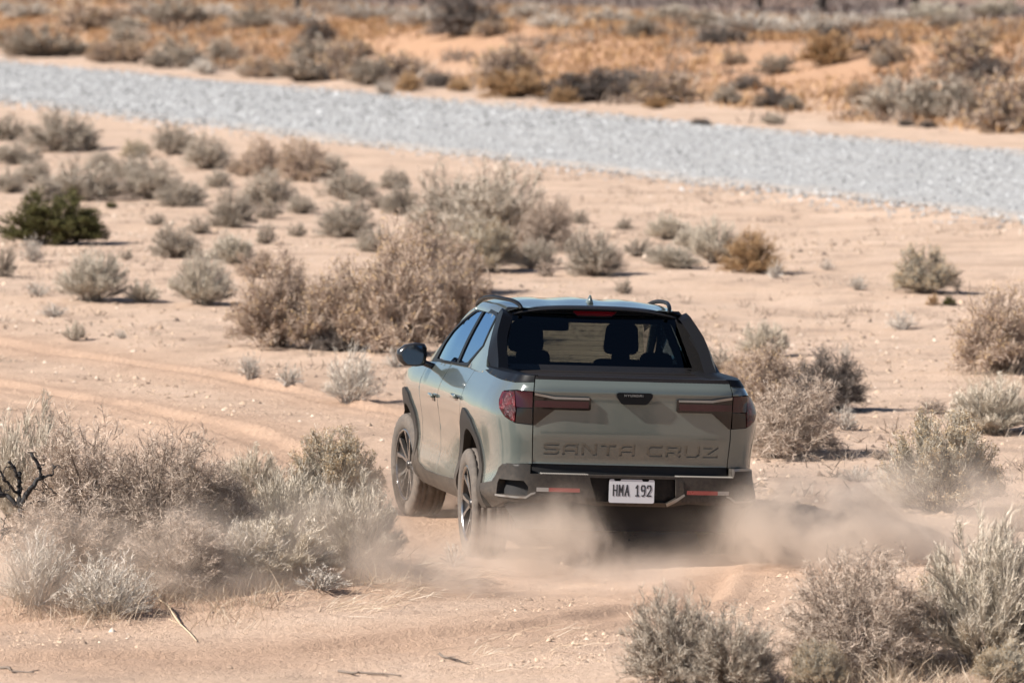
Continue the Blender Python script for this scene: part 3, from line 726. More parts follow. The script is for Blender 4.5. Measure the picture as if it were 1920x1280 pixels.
panel('corner_cap_trim', [(-.676, .686), (-.676, .64), (-.684, .632), (-.690, .672), (-.82, .672), (-.90, .668), (-.82, .688)], M_silver, bumper, off=lambda s, z: boff(s, z) + .004, flange=.01)
# number plate
PS = lambda a, b, off=0.: np.stack([-1.088 - off + 0 * a, a, b], -1)
pl_ = []
for cx, cz, a0 in ((.1425, .593, 0), (-.1425, .593, 90), (-.1425, .461, 180), (.1425, .461, 270)): pl_ += [(cx + .010 * math.cos(math.radians(a)), cz + .012 * math.sin(math.radians(a))) for a in (a0, a0 + 30, a0 + 60, a0 + 90)]
def notch(yc): return [(yc + .024, .611), (yc + .024, .600), (yc + .016, .593), (yc - .016, .593), (yc - .024, .600), (yc - .024, .611)]
plate = panel('number_plate', pl_, M_plate, surf=PS, flange=.004, sp=.03, holes=[notch(.097), notch(-.092)])
ps_ = .1280
for ch in 'HmA 192':
    if ch == ' ': ps_ -= .036; continue
    w_ = .0325
    panel('plate_letter', strokes('a' if ch == 'A' else ch, ps_, .494, w_, .076, .0088), M_plink, plate, surf=PS, off=.0015, flange=.0015, sp=.02); ps_ -= w_ + (.0075 if ch != 'A' else .0)

# tonneau cover: slats across the bed
xs = np.linspace(-1.000, .285, 7)
for i in range(6):
    L_ = xs[i + 1] - xs[i] - .008
    box_part('cover_slat', (L_, 1.272, .022), ((xs[i] + xs[i + 1]) / 2, 0, 1.238 + .003 * (i % 2)), M_cover, None, None, .007, 2)
box_part('cover_grip', (.075, .215, .006), (-.915, .0, 1.2535), M_dark, None, None, .002, 1)
box_part('cover_canister', (.06, 1.30, .05), (.315, 0, 1.255), M_satin, None, None, .012, 2)

# cab back with its window
RW = [(.655, 1.288), (.565, 1.612), (.50, 1.632), (-.50, 1.632), (-.565, 1.612), (-.655, 1.288)]
back = panel('cab_back', [(.80, 1.20), (.765, 1.36), (.655, 1.60), (.60, 1.665), (-.60, 1.665), (-.655, 1.60), (-.765, 1.36), (-.80, 1.20)], M_black, holes=[RW], surf=CSURF, flange=.02)
rw = panel('rear_window', RW, M_rglass, surf=CSURF, off=-.004, flange=0)
for i in range(9):
    z_ = 1.325 + i * .033
    ww = .60 - (z_ - 1.3) * .26
    yy_ = np.linspace(-ww, ww, 12)
    loft('heating_wire', [CSURF(yy_, np.full(12, z_ - .0007), -.007), CSURF(yy_, np.full(12, z_ + .0007), -.007)], M_dark, rw, closed=False, cap=False)
panel('band', [(.59, 1.60), (.50, 1.634), (-.50, 1.634), (-.59, 1.60), (-.575, 1.575), (.575, 1.575)], M_black, rw, surf=CSURF, off=-.006, flange=0)
panel('high_brake_lamp', [(.165, 1.652), (.12, 1.622), (-.12, 1.622), (-.165, 1.652)], M_refl if False else M_red, surf=CSURF, off=.012, flange=.02)
# roof, its black trailing lip and aerial
RPROF = np.array([(.672, 1.612), (.662, 1.640), (.630, 1.668), (.56, 1.688), (.30, 1.706), (0, 1.712)])
def roof_fn(u, v):
    x = .53 + v * 1.50; a = abs(2 * u - 1)
    t = np.array([0, .06, .14, .26, .6, 1.0]); k = 1 - a
    y = np.interp(k, t, RPROF[:, 0]); z = np.interp(k, t, RPROF[:, 1])
    dz = -.030 * sm(1.1, .5, x) - .055 * np.clip((x - 1.35) / .68, 0, 1) ** 2
    nar = 1 - .035 * sm(1.2, .5, x) - .06 * np.clip((x - 1.5) / .53, 0, 1) ** 2
    lower = (1 - k) ** 6 * np.clip((x - 1.5) / .53, 0, 1) * -.10
    rib = .004 * math.cos(min(1, abs(y) / .55) * 9.4) * sm(.55, .7, x) * sm(2.0, 1.8, x)
    return (x, (1 if u > .5 else -1) * y * nar, z + dz + lower + rib)
roof = patch('roof', roof_fn, 61, 40, M_paint)
lip = []
for y in np.linspace(-.622, .622, 41):
    a = abs(y) / .622; dz = -.05 * a ** 3.2 - .012 * a ** 2; dx = .06 * a ** 2
    zig = .006 * (math.sin(y * 31) > .5)
    lip.append([(.60 + dx + zig, y, 1.690 + dz), (.54 + dx, y, 1.690 + dz), (.49 + dx, y, 1.676 + dz), (.485 + dx, y, 1.664 + dz), (.52 + dx, y, 1.650 + dz), (.60 + dx, y, 1.655 + dz)])
loft('roof_lip', lip, M_black)
V, F_ = [], []
fin = [(0, .026, 0), (.03, .024, .02), (.07, .016, .038), (.11, .008, .058), (.125, .003, .066), (.0, .0, .0)]
prof2 = [(-.085, 0), (-.02, .012), (.02, .030), (.055, .066), (.085, .064), (.095, .030), (.10, 0)]
rings = [[(.80 - a - .0, sg * w_ * (1 - b / .08), 1.690 + b) for a, b in prof2] for sg, w_ in ((-1, .020), (-1, .008), (1, .008), (1, .020))]
rings = [rings[0], rings[3]]
loft('aerial_fin', rings, M_paint, roof, closed=True, cap=True)

# windscreen, bonnet, nose
def ws(u, v):
    y = (2 * u - 1); x = 2.02 + v * .73 - .10 * y * y * (0.4 + v * .6); hw = .60 + .17 * v
    return (x, y * hw, 1.635 - .485 * v - .03 * y * y)
patch('windscreen', ws, 20, 12, M_wglass)
for sg in (1, -1):
    V, F_ = tube(catmull([(1.55, sg * .640, 1.603), (1.80, sg * .665, 1.545), (2.05, sg * .700, 1.44), (2.43, sg * .752, 1.285), (2.72, sg * .785, 1.165)], 5), .033, 10); mesh_obj('windscreen_pillar', body(V), F_, M_paint, truck)
def bon(u, v):
    y = (2 * u - 1); x = 2.62 + v * 1.22 - .25 * y * y * v - .05 * y * y
    return (x, y * (.835 - .10 * v ** 2), 1.175 - .17 * v ** 1.6 - .035 * y * y)
patch('bonnet', bon, 20, 16, M_paint)
# underbody and interior
def inner_box(name, x0, x1, y1, z0, z1, m): box_part(name, (x1 - x0, 2 * y1, z1 - z0), ((x0 + x1) / 2, 0, (z0 + z1) / 2), m, None, None, .03, 1)
inner_box('floor_pan', -.85, 3.6, .60, .27, .62, M_dark)
inner_box('bed_tub', -.95, .26, .60, .62, 1.19, M_dark)
inner_box('engine_block', 2.6, 3.6, .60, .60, 1.02, M_dark)
inner_box('dashboard', 2.15, 2.62, .78, .90, 1.14, M_fabric)
for sg in (1, -1):
    box_part('door_lining', (1.95, .03, .72), (1.45, sg * .80, .84), M_fabric, None, None, .01, 1)
    box_part('centre_pillar', (.11, .05, .44), (1.23, sg * .70, 1.40), M_fabric, None, Matrix.Rotation(sg * .42, 3, 'X'), .015, 1)
    seat = box_part('front_seat', (.16, .46, .62), (1.42, sg * .34, .98), M_fabric, None, Matrix.Rotation(-.16, 3, 'Y'), .05, 3, .82)
    box_part('headrest', (.11, .26, .225), (1.33, sg * .34, 1.435), M_fabric, seat, Matrix.Rotation(-.10, 3, 'Y'), .05, 3, .86)
    box_part('headrest_post', (.02, .13, .10), (1.345, sg * .34, 1.31), M_fabric, seat, None, .006, 1)
bench = box_part('rear_bench', (.18, 1.32, .62), (.56, 0, .985), M_fabric, None, Matrix.Rotation(-.2, 3, 'Y'), .05, 3)
for y_ in (.43, -.43): box_part('headrest', (.10, .25, .11), (.47, y_, 1.325), M_fabric, bench, Matrix.Rotation(-.1, 3, 'Y'), .04, 3, .85)
box_part('rear_view_mirror', (.03, .25, .075), (1.96, .055, 1.490), M_fabric, None, None, .02, 3)

# wheels
def lathe(prof, n, mod=None):
    V, F_ = [], []
    for i in range(n):
        a = 2 * math.pi * i / n
        for j, (r, y) in enumerate(prof):
            rr_ = r + (mod(i, j) if mod else 0); V.append((rr_ * math.cos(a), y, rr_ * math.sin(a)))
    k = len(prof)
    for i in range(n):
        for j in range(k - 1): F_.append((i * k + j, i * k + j + 1, ((i + 1) % n) * k + j + 1, ((i + 1) % n) * k + j))
    return V, F_
TYRE = [(.262, .105), (.275, .118), (.300, .124), (.335, .124), (.356, .119), (.368, .108), (.3745, .096), (.375, .080), (.367, .078), (.367, .070), (.377, .068), (.377, .040), (.368, .038), (.368, .030), (.3775, .028), (.3775, -.028), (.368, -.030), (.368, -.038), (.377, -.040), (.377, -.068), (.367, -.070), (.367, -.078), (.375, -.080), (.3745, -.096), (.368, -.108), (.356, -.119), (.335, -.124), (.300, -.124), (.275, -.118), (.262, -.105)]
def tmod(i, j):
    sh = j in (4, 5, 6, 7, 22, 23, 24, 25); mid_ = j in (10, 11, 18, 19)
    return -.0065 if (sh and i % 4 == 0) or (mid_ and i % 4 == 2) else 0
def shared(name, V, F_, m, smooth=True):
    me = bpy.data.meshes.new(name); me.from_pydata([tuple(map(float, v)) for v in V], [], F_)
    if smooth: me.polygons.foreach_set('use_smooth', [True] * len(me.polygons))
    me.materials.append(m); me.update(); return me
ME_T = shared('tyre', *lathe(TYRE, 120, tmod), M_tyre)
ME_R = shared('rim', *lathe([(.264, .108), (.258, .112), (.250, .108), (.247, .095), (.238, .05), (.232, -.02), (.236, -.10), (.262, -.108)], 64), M_rimd)
ME_L = shared('rim_lip', *lathe([(.263, .1095), (.2565, .1150), (.248, .1115), (.246, .100)], 64), M_rimm)
ME_D = shared('brake_disc', *lathe([(.02, -.005), (.165, -.005), (.168, -.012), (.165, -.02), (.02, -.02)], 40), simple('brake_steel', (.16, .15, .14), .5, .8))
ME_H = shared('hub_cap', *lathe([(.0, .096), (.020, .095), (.030, .088), (.036, .072), (.040, .04)], 24), M_rimd)
def spoke_mesh(kind):
    V, F_ = [], []
    def prism(poly, f0, f1):
        n = len(poly); st = len(V)
        for r, t in poly: V.append((r * math.cos(t), f0(r), r * math.sin(t)))
        for r, t in poly: V.append((r * math.cos(t), f1(r), r * math.sin(t)))
        F_.append(tuple(st + i for i in range(n))[::-1]); F_.append(tuple(st + n + i for i in range(n)))
        for i in range(n): F_.append((st + i, st + (i + 1) % n, st + n + (i + 1) % n, st + n + i))
    face = lambda r: .078 + .028 * (r / .25) ** 1.5
    R = math.radians
    if kind == 'spoke':
        for sg in (1, -1):
            prism([(.034, R(2) * sg), (.034, R(34) * sg), (.090, R(17.5) * sg), (.150, R(16) * sg), (.247, R(20.5) * sg), (.248, R(13.0) * sg), (.150, R(8.0) * sg), (.085, R(1.5) * sg)], lambda r: face(r) - .028, face)
    else:
        prism([(.095, R(2.0)), (.150, R(7.6)), (.246, R(12.6)), (.246, R(-12.6)), (.150, R(-7.6)), (.095, R(-2.0))], lambda r: face(r) - .040, lambda r: face(r) - .018)
    return shared(kind, V, F_, M_rimm if kind == 'spoke' else M_rimd, False)
ME_S, ME_P = spoke_mesh('spoke'), spoke_mesh('spoke_pocket')
for wx, steer in ((0, 0), (3.005, math.radians(7))):
    for sg in (1, -1):
        w = empty('wheel', (wx, sg * .822, .377), (0 if sg > 0 else math.pi) + steer); w.parent = truck
        for nm, me in (('tyre', ME_T), ('rim', ME_R), ('rim_lip', ME_L), ('brake_disc', ME_D), ('hub_cap', ME_H)): link(bpy.data.objects.new(nm, me), w)
        ph = random.Random(wx * 7 + sg).uniform(0, 1.2)
        for k in range(5):
            for nm, me in (('spoke', ME_S), ('spoke_pocket', ME_P)):
                o = link(bpy.data.objects.new(nm, me), w); o.rotation_euler = (0, ph + k * 2 * math.pi / 5, 0)
for wx in (0, 3.005):
    V, F_ = tube([(wx, -.75, .36), (wx, .75, .36)], .045, 8); mesh_obj('axle', V, F_, M_dark, truck)

# ================================================================ shrubs
def ribbons(P0, P1, P2, W, rs, var):
    """thin tapering blades, two segments each -> verts, tris, per-vertex shade"""
    n = len(P0); d = P2 - P0
    sd = np.cross(d, rs.normal(0, 1, (n, 3))); sd /= np.linalg.norm(sd, axis=1)[:, None] + 1e-9
    W = np.broadcast_to(np.asarray(W, float), (n,))[:, None]
    V = np.stack([P0 - sd * W * .5, P0 + sd * W * .5, P1 - sd * W * .42, P1 + sd * W * .42, P2], 1)
    T = np.array([(0, 1, 3), (0, 3, 2), (2, 3, 4)])[None] + (np.arange(n) * 5)[:, None, None]
    return V.reshape(-1, 3), T.reshape(-1, 3), np.repeat(var, 5)
def flecks(P, D, L, W, rs, var):
    """small leaf or seed-head blades: one kite of two triangles each"""
    n = len(P); sd = np.cross(D, rs.normal(0, 1, (n, 3))); sd /= np.linalg.norm(sd, axis=1)[:, None] + 1e-9
    L = np.broadcast_to(np.asarray(L, float), (n,))[:, None]; W = np.broadcast_to(np.asarray(W, float), (n,))[:, None]
    V = np.stack([P, P + D * L * .55 + sd * W, P + D * L, P + D * L * .55 - sd * W], 1)
    T = np.array([(0, 1, 2), (0, 2, 3)])[None] + (np.arange(n) * 4)[:, None, None]
    return V.reshape(-1, 3), T.reshape(-1, 3), np.repeat(var, 4)
def join(parts):
    V, T, A, k = [], [], [], 0
    for v, t, a in parts: V.append(v); T.append(t + k); A.append(a); k += len(v)
    return np.concatenate(V), np.concatenate(T), np.concatenate(A)
def unit(v): return v / (np.linalg.norm(v, axis=-1, keepdims=True) + 1e-9)
def curve(P0, P1, P2, t):
    t = t[:, None]; return (1 - t) ** 2 * P0 + 2 * t * (1 - t) * P1 + t * t * P2
def tangent(P0, P1, P2, t):
    t = t[:, None]; return unit(2 * (1 - t) * (P1 - P0) + 2 * t * (P2 - P1))

# look of each kind: branches, foliage, seed heads (shade ramps)
def g3(a, b, c): return [(0, a), (.5, b), (1, c)]
KIND = {
 'sage':   dict(br=g3((.12, .09, .07), (.20, .16, .125), (.31, .26, .21)), fo=g3((.28, .232, .182), (.475, .405, .325), (.675, .59, .495)), sp=87, dev=.6, up=.35, l2=.26, l3=.15, arch=.25, lump=.17, heads=0),
 'broom':  dict(br=g3((.22, .18, .14), (.34, .30, .25), (.46, .42, .36)), fo=g3((.38, .325, .255), (.575, .495, .395), (.76, .675, .56)), sp=80, dev=.34, up=.25, l2=.34, l3=.20, arch=.12, lump=.18, heads=0),
 'brown':  dict(br=g3((.10, .072, .055), (.18, .135, .105), (.28, .22, .175)), fo=g3((.27, .195, .145), (.49, .37, .29), (.69, .55, .44)), he=g3((.44, .29, .14), (.54, .38, .21), (.62, .47, .30)), sp=88, dev=.75, up=.25, l2=.24, l3=.15, arch=.3, lump=.20, heads=.12),
 'gold':   dict(br=g3((.08, .06, .045), (.16, .125, .10), (.28, .23, .185)), fo=g3((.33, .285, .22), (.50, .44, .35), (.68, .62, .51)), he=g3((.34, .235, .13), (.46, .335, .20), (.58, .45, .30)), sp=84, dev=.48, up=.4, l2=.28, l3=.16, arch=.2, lump=.18, heads=.45),
 'tangle': dict(br=g3((.09, .07, .055), (.17, .13, .105), (.28, .23, .19)), fo=g3((.28, .215, .165), (.47, .37, .295), (.67, .55, .45)), wk=.72, nk=1.35, sp=88, dev=1.0, up=.15, l2=.26, l3=.15, arch=.35, lump=.18, heads=0, leaf=.12),
 'dark':   dict(br=g3((.06, .048, .042), (.11, .09, .08), (.18, .15, .13)), fo=g3((.10, .08, .07), (.18, .15, .13), (.30, .26, .225)), sp=86, dev=.85, up=.2, l2=.26, l3=.15, arch=.3, lump=.2, heads=0),
 'orange': dict(br=g3((.18, .12, .075), (.28, .19, .12), (.36, .26, .17)), fo=g3((.30, .18, .085), (.46, .285, .14), (.60, .40, .22)), sp=88, dev=.6, up=.35, l2=.26, l3=.16, arch=.3, lump=.12, heads=0),
 'white':  dict(br=g3((.34, .29, .25), (.48, .43, .38), (.62, .57, .51)), fo=g3((.40, .345, .28), (.55, .485, .405), (.70, .635, .55)), sp=82, dev=.5, up=.25, l2=.30, l3=.18, arch=.2, lump=.22, heads=0, sparse=.4),
 'green':  dict(br=g3((.06, .05, .04), (.12, .095, .07), (.18, .14, .10)), fo=g3((.05, .048, .018), (.10, .095, .032), (.19, .17, .065)), sp=84, dev=.45, up=.5, l2=.26, l3=.15, arch=.15, lump=.12, heads=0, leaf=1.1),
}
for k, d in KIND.items():
    d['Mb'] = attr_mat(k + '_twig', d['br'], .85, 0, .12)
    d['Mf'] = attr_mat(k + '_foliage', d['fo'], .8, 0, .14)
    if 'he' in d: d['Mh'] = attr_mat(k + '_seed', d['he'], .85, .15, .1)
LOD = {'near': (120, 11, 14, .0040), 'mid': (120, 11, 9, .0046), 'small': (60, 8, 6, .009), 'far': (90, 8, 6, .011)}
_proto = {}
def dome(P, keep=.35):
    """the crown's rounded outline: what sticks out far beyond it is drawn in"""
    r = np.linalg.norm(P * np.array([2.0, 2.0, 1.03]), axis=1, keepdims=True)
    return P * np.where(r > 1.0, (1.0 + keep * (r - 1.0)) / np.maximum(r, 1e-6), 1.0)
def proto(kind, lod, seed):
    key = (kind, lod, seed)
    if key in _proto: return _proto[key]
    d = KIND[kind]; nm, n2, n3, w = LOD[lod]; w *= d.get('wk', 1); n3 = int(n3 * d.get('nk', 1))
    rs = np.random.RandomState((hash(kind) & 0) + sum(map(ord, kind)) * 13 + seed * 101 + len(lod))
    k = d.get('sparse', 1); n2 = max(3, int(n2 * (.5 + .5 * k))); n3 = max(2, int(n3 * k))
    az = rs.uniform(0, 2 * math.pi, nm); pol = np.arccos(1 - rs.uniform(0, 1, nm) ** .85 * (1 - math.cos(np.radians(d['sp']))))
    dirs = np.stack([np.sin(pol) * np.cos(az), np.sin(pol) * np.sin(az), np.cos(pol)], 1)
    lob = unit(rs.normal(0, 1, (8, 3)) + np.array([0, 0, .5]))
    lump = d['lump'] * (.8, 1.5, 1.2)[seed % 3]
    env = 1 - lump * (1 - np.exp(-((1 - dirs @ lob.T) / .13)).max(1)) * 1.0
    tip = dirs * np.array([.5, .5, .94]) * (env * rs.uniform(.70, .98, nm))[:, None] + np.array([0, 0, .03])
    if seed % 3 == 2: tip[:, :2] += rs.normal(0, .07, 2) * tip[:, 2:]
    base = np.stack([rs.normal(0, .045, nm), rs.normal(0, .045, nm), np.zeros(nm) - .015], 1) + np.concatenate([dirs[:, :2], np.zeros((nm, 1))], 1) * .05
    mid_ = (base + tip) / 2 + np.array([0, 0, 1]) * (d['arch'] * .35 * np.sin(pol))[:, None] + rs.normal(0, .03, (nm, 3))
    P = [ribbons(base, mid_, tip, w * 2.6, rs, rs.uniform(0, .6, nm))]
    i2 = np.repeat(np.arange(nm), n2); t2 = rs.uniform(.25, 1, len(i2)) ** .75
    A = curve(base[i2], mid_[i2], tip[i2], t2); tg = tangent(base[i2], mid_[i2], tip[i2], t2)
    d2 = unit(tg + rs.normal(0, 1, A.shape) * d['dev'] * .6 + np.array([0, 0, d['up'] * .4]) + unit(A) * .25)
    l2 = d['l2'] * rs.uniform(.35, 1, len(i2)) * .72
    C2 = A + d2 * l2[:, None]; B2 = (A + C2) / 2 + rs.normal(0, .018, A.shape) + np.array([0, 0, -.01])
    C2 = dome(C2); C2[:, 2] = np.maximum(C2[:, 2], .012); B2[:, 2] = np.maximum(B2[:, 2], .008)
    P.append(ribbons(A, B2, C2, w * 1.35, rs, rs.uniform(.2, 1, len(A))))
    i3 = np.repeat(np.arange(len(A)), n3); t3 = rs.uniform(.12, 1, len(i3))
    A3 = curve(A[i3], B2[i3], C2[i3], t3); tg3 = tangent(A[i3], B2[i3], C2[i3], t3)
    d3 = unit(tg3 + rs.normal(0, 1, A3.shape) * d['dev'] + np.array([0, 0, d['up']]))
    l3 = d['l3'] * rs.uniform(.3, 1, len(i3)) * .62
    C3 = dome(A3 + d3 * l3[:, None]); C3[:, 2] = np.maximum(C3[:, 2], .012)
    B3 = (A3 + C3) / 2 + rs.normal(0, .010, A3.shape); B3[:, 2] = np.maximum(B3[:, 2], .006)
    Fp = [ribbons(A3, B3, C3, w * rs.uniform(.7, 1.15, len(A3)), rs, rs.uniform(0, 1, len(A3)))]
    lf = d.get('leaf', 0)
    if lf:
        m_ = rs.uniform(0, 1, len(C3)) < min(1, lf); reps = 2 if lf > 1 else 1
        for _ in range(reps):
            Q = curve(A3[m_], B3[m_], C3[m_], rs.uniform(.3, 1, m_.sum()))
            Fp.append(flecks(Q, unit(d3[m_] + rs.normal(0, .8, Q.shape)), w * 4.2, w * (1.5 if lf > 1 else .9), rs, rs.uniform(0, 1, len(Q))))
    v, t, a_ = join(P); br = tri_mesh(kind + '_branches', v, t, d['Mb'], a_)
    v, t, a_ = join(Fp); fo = tri_mesh(kind + '_foliage', v, t, d['Mf'], a_)
    he = None
    if d['heads']:
        out_ = np.linalg.norm(C3 * np.array([2, 2, 1.06]), axis=1)
        m_ = (out_ > np.quantile(out_, .55)) & (rs.uniform(0, 1, len(C3)) < d['heads'] * .8)
        Q = np.repeat(C3[m_], 3, axis=0) + rs.normal(0, .006, (m_.sum() * 3, 3))
        he = tri_mesh(kind + '_seed_heads', *flecks(Q, unit(rs.normal(0, 1, Q.shape) + np.array([0, 0, .8])), w * 3.2, w * 1.3, rs, rs.uniform(0, 1, len(Q)))[:2], d['Mh'], None)
        at = he.attributes.new('var', 'FLOAT', 'POINT'); at.data.foreach_set('value', np.repeat(rs.uniform(0, 1, len(Q)), 4).astype(np.float32))
    _proto[key] = (br, fo, he); return _proto[key]

BUSH_NAME = {'sage': 'sagebrush', 'broom': 'broom_shrub', 'brown': 'dry_brown_shrub', 'gold': 'rabbitbrush', 'tangle': 'tangled_shrub', 'dark': 'dark_twiggy_shrub', 'orange': 'orange_shrub', 'white': 'bleached_shrub', 'green': 'creosote_bush'}
_rb = random.Random(4)
_cnt = {}
def shrub(px, py, w, h, kind, label, group=None, lod=None, sink=.02, depth=1.0):
    """a shrub whose foot stands where pixel (px, py) of the survey photograph meets the ground; w, h its size there in pixels"""
    x, y, z = ground_at(px, py); sc = y / F_PX
    k_ = 1.10 if y < 62 else 1.22 if y < 120 else 1.42
    W_, H_ = w * sc * k_, h * sc * k_ * 1.06
    y += W_ * .30 if y < 120 else 0
    z = float(gh(x, y))
    if lod is None: lod = 'near' if (y < 62 and w > 90) else 'far' if y > 120 else 'mid' if w * sc > .45 else 'small'
    k = (kind, lod); _cnt[k] = _cnt.get(k, 0) + 1
    nv = {'near': 2, 'mid': 3, 'small': 3, 'far': 3}[lod]
    br, fo, he = proto(kind, lod, _cnt[k] % nv)
    e = empty(BUSH_NAME[kind], (x, y, z - sink * H_), _rb.uniform(0, 6.28), (W_ * _rb.uniform(.97, 1.06), W_ * depth * _rb.uniform(.92, 1.06), H_))
    e.rotation_euler.x = _rb.uniform(-.08, .08); e.rotation_euler.y = _rb.uniform(-.08, .08)
    tag(e, label, 'shrub', group)
    link(bpy.data.objects.new('branches', br), e); link(bpy.data.objects.new('foliage', fo), e)
    if he: tag(link(bpy.data.objects.new('seed_heads', he), e), kind='stuff')
    return e

# ---- shrubs between the truck and the gravel road
GA = 'shrubs on the sandy flat before the gravel road'
for r in [
 (112, 287, 150, 74, 'sage', 'large grey brown rounded shrub near the road at the far left'),
 (14, 264, 62, 42, 'sage', 'grey shrub cut by the left picture edge, just below the gravel road'),
 (22, 312, 80, 42, 'sage', 'low grey shrub cut by the left picture edge, second below the road'),
 (62, 303, 34, 24, 'sage', 'little grey tuft right of the low left edge shrub'),
 (172, 284, 36, 34, 'sage', 'small dark shrub leaning against the right side of the large grey brown one'),
 (252, 298, 58, 34, 'gold', 'small tan shrub between the two rounded grey shrubs near the road'),
 (322, 292, 88, 56, 'sage', 'rounded grey brown shrub, left of a touching pair near the road'),
 (388, 321, 96, 64, 'sage', 'rounded grey brown shrub, right of a touching pair near the road'),
 (500, 335, 100, 76, 'brown', 'brown grey shrub forming the left half of a wide clump by the road'),
 (572, 342, 112, 82, 'brown', 'dark brown grey shrub forming the right half of a wide clump by the road'),
 (148, 378, 150, 78, 'sage', 'wide pale grey shrub right behind the green bush'),
 (80, 382, 80, 50, 'sage', 'pale grey shrub between the green bush and the left edge shrubs'),
 (285, 376, 118, 78, 'sage', 'tall pale grey shrub in the middle of the left shrub field'),
 (336, 388, 104, 54, 'sage', 'low pale grey shrub in front of the tall pale one'),
 (410, 352, 56, 34, 'sage', 'small round grey shrub below the touching pair'),
 (502, 390, 96, 70, 'sage', 'grey shrub with a dark right side below the wide brown clump'),
 (434, 428, 88, 72, 'sage', 'grey upright shrub left of the dark sided one'),
 (505, 412, 54, 34, 'sage', 'small grey shrub under the dark sided one'),
 (652, 377, 106, 56, 'sage', 'wide low grey shrub left of the biggest grey shrub'),
 (645, 448, 116, 70, 'sage', 'isolated round grey shrub above the brown thicket'),
 (736, 356, 58, 40, 'sage', 'small grey shrub near the road above the biggest grey shrub'),
 (752, 404, 72, 58, 'sage', 'grey shrub touching the left side of the biggest grey shrub'),
 (706, 392, 40, 30, 'sage', 'little grey shrub between the wide low one and the biggest one'),
 (330, 486, 96, 62, 'sage', 'isolated grey shrub right of the green bush'),
 (436, 498, 96, 54, 'broom', 'pale grey shrub left of the brown thicket top'),
 (168, 569, 122, 96, 'broom', 'tall pale broom like shrub below the green bush'),
 (266, 569, 70, 42, 'broom', 'small broom like shrub right of the tall pale one'),
 (378, 574, 108, 92, 'broom', 'fan shaped pale broom shrub leaning right by the brown thicket'),
 (136, 640, 46, 40, 'broom', 'tiny upright tuft alone on the sand at left'),
 (226, 636, 32, 22, 'white', 'tiny bleached tuft right of the upright one at left'),
 (100, 596, 60, 28, 'white', 'flat bleached tuft in front of the tall broom shrub'),
 (70, 556, 44, 28, 'white', 'thin pale tuft left of the tall broom shrub'),
 (60, 494, 54, 54, 'white', 'thin whitish shrub just under the green bush'),
 (4, 522, 46, 62, 'sage', 'dark grey shrub cut by the left edge below the green bush'),
 (498, 458, 42, 44, 'sage', 'thin grey tuft between the pale shrubs left of the isolated round one'),
 (556, 446, 40, 28, 'sage', 'tiny grey tuft just left of the isolated round shrub'),
 (290, 424, 40, 24, 'sage', 'tiny grey tuft below the tall pale shrub'),
 (372, 440, 48, 36, 'sage', 'small pale tuft above the isolated grey shrub'),
 (236, 488, 26, 22, 'sage', 'tiny tuft in the green bush shadow line'),
 (208, 392, 20, 14, 'green', 'tiny dark green sprout near the green bush'),
 (840, 462, 160, 140, 'sage', 'left part of the biggest grey shrub'),
 (935, 470, 205, 160, 'sage', 'tall middle part of the biggest grey shrub'),
 (1022, 474, 118, 122, 'tangle', 'dark right part of the biggest grey shrub'),
 (1084, 420, 44, 28, 'sage', 'tiny brown tuft right of the biggest grey shrub'),
 (1120, 521, 108, 86, 'sage', 'round grey shrub standing behind the truck roof'),
 (1172, 432, 34, 26, 'sage', 'tiny grey tuft by the sandy shoulder above the truck'),
 (1254, 452, 86, 46, 'broom', 'pale grey shrub at the back of the group above the cab'),
 (1262, 505, 96, 44, 'broom', 'low pale shrub in front of the group above the cab'),
 (1345, 496, 96, 78, 'broom', 'pale grey shrub touching the orange one'),
 (1412, 514, 112, 78, 'orange', 'orange brown rounded shrub right of the truck roof'),
 (1452, 523, 36, 38, 'white', 'little pale tuft at the foot of the orange shrub'),
 (1550, 508, 28, 24, 'white', 'tiny bleached tuft right of the orange shrub'),
 (1608, 546, 44, 32, 'white', 'tiny bleached tuft on the open sand, left of the round grey shrub'),
 (1738, 552, 126, 80, 'gold', 'isolated round grey shrub with tan tips on the open sand at right'),
 (1750, 575, 26, 24, 'orange', 'tiny orange sprout under the round grey shrub at right'),
 (1780, 574, 26, 16, 'green', 'tiny green sprout under the round grey shrub at right'),
 (1692, 620, 62, 38, 'white', 'whitish small tuft on the open sand at right'),
 (1585, 672, 26, 34, 'white', 'thin bleached tuft above the shrubs beside the tail lamp'),
 (1168, 552, 34, 32, 'sage', 'small thin tuft behind the aerial on the roof'),
 (1020, 520, 40, 30, 'tangle', 'small dark tuft on the sand left of the roof'),
 (1882, 704, 200, 205, 'brown', 'big grey brown shrub cut by the right picture edge'),
 (240, 336, 70, 42, 'sage', 'small grey shrub between the touching pair and the tall pale shrub'),
 (190, 320, 62, 38, 'sage', 'grey shrub just below the large grey brown one at the far left'),
 (58, 346, 74, 42, 'sage', 'grey shrub above the green bush at the far left'),
 (16, 364, 62, 46, 'sage', 'grey shrub cut by the left edge above the green bush'),
 (452, 332, 52, 32, 'brown', 'small brown shrub at the left foot of the wide brown clump'),
 (622, 334, 58, 42, 'sage', 'small grey shrub right of the wide brown clump by the road'),
 (566, 402, 62, 36, 'sage', 'low grey shrub between the dark sided shrub and the isolated round one'),
 (708, 474, 84, 48, 'sage', 'low grey shrub just behind the top of the brown thicket'),
 (480, 524, 84, 54, 'brown', 'small brown shrub at the upper left corner of the thicket'),
 (1006, 506, 84, 54, 'sage', 'grey shrub at the right foot of the biggest grey shrub'),
 (1194, 482, 62, 38, 'sage', 'small grey shrub between the round one behind the roof and the pale group'),
 (1304, 472, 74, 48, 'broom', 'pale shrub in the middle of the group above the cab'),
]: shrub(*r[:5], r[5], GA)
shrub(92, 461, 172, 98, 'green', 'dark green creosote bush at the left edge', GA, 'mid')

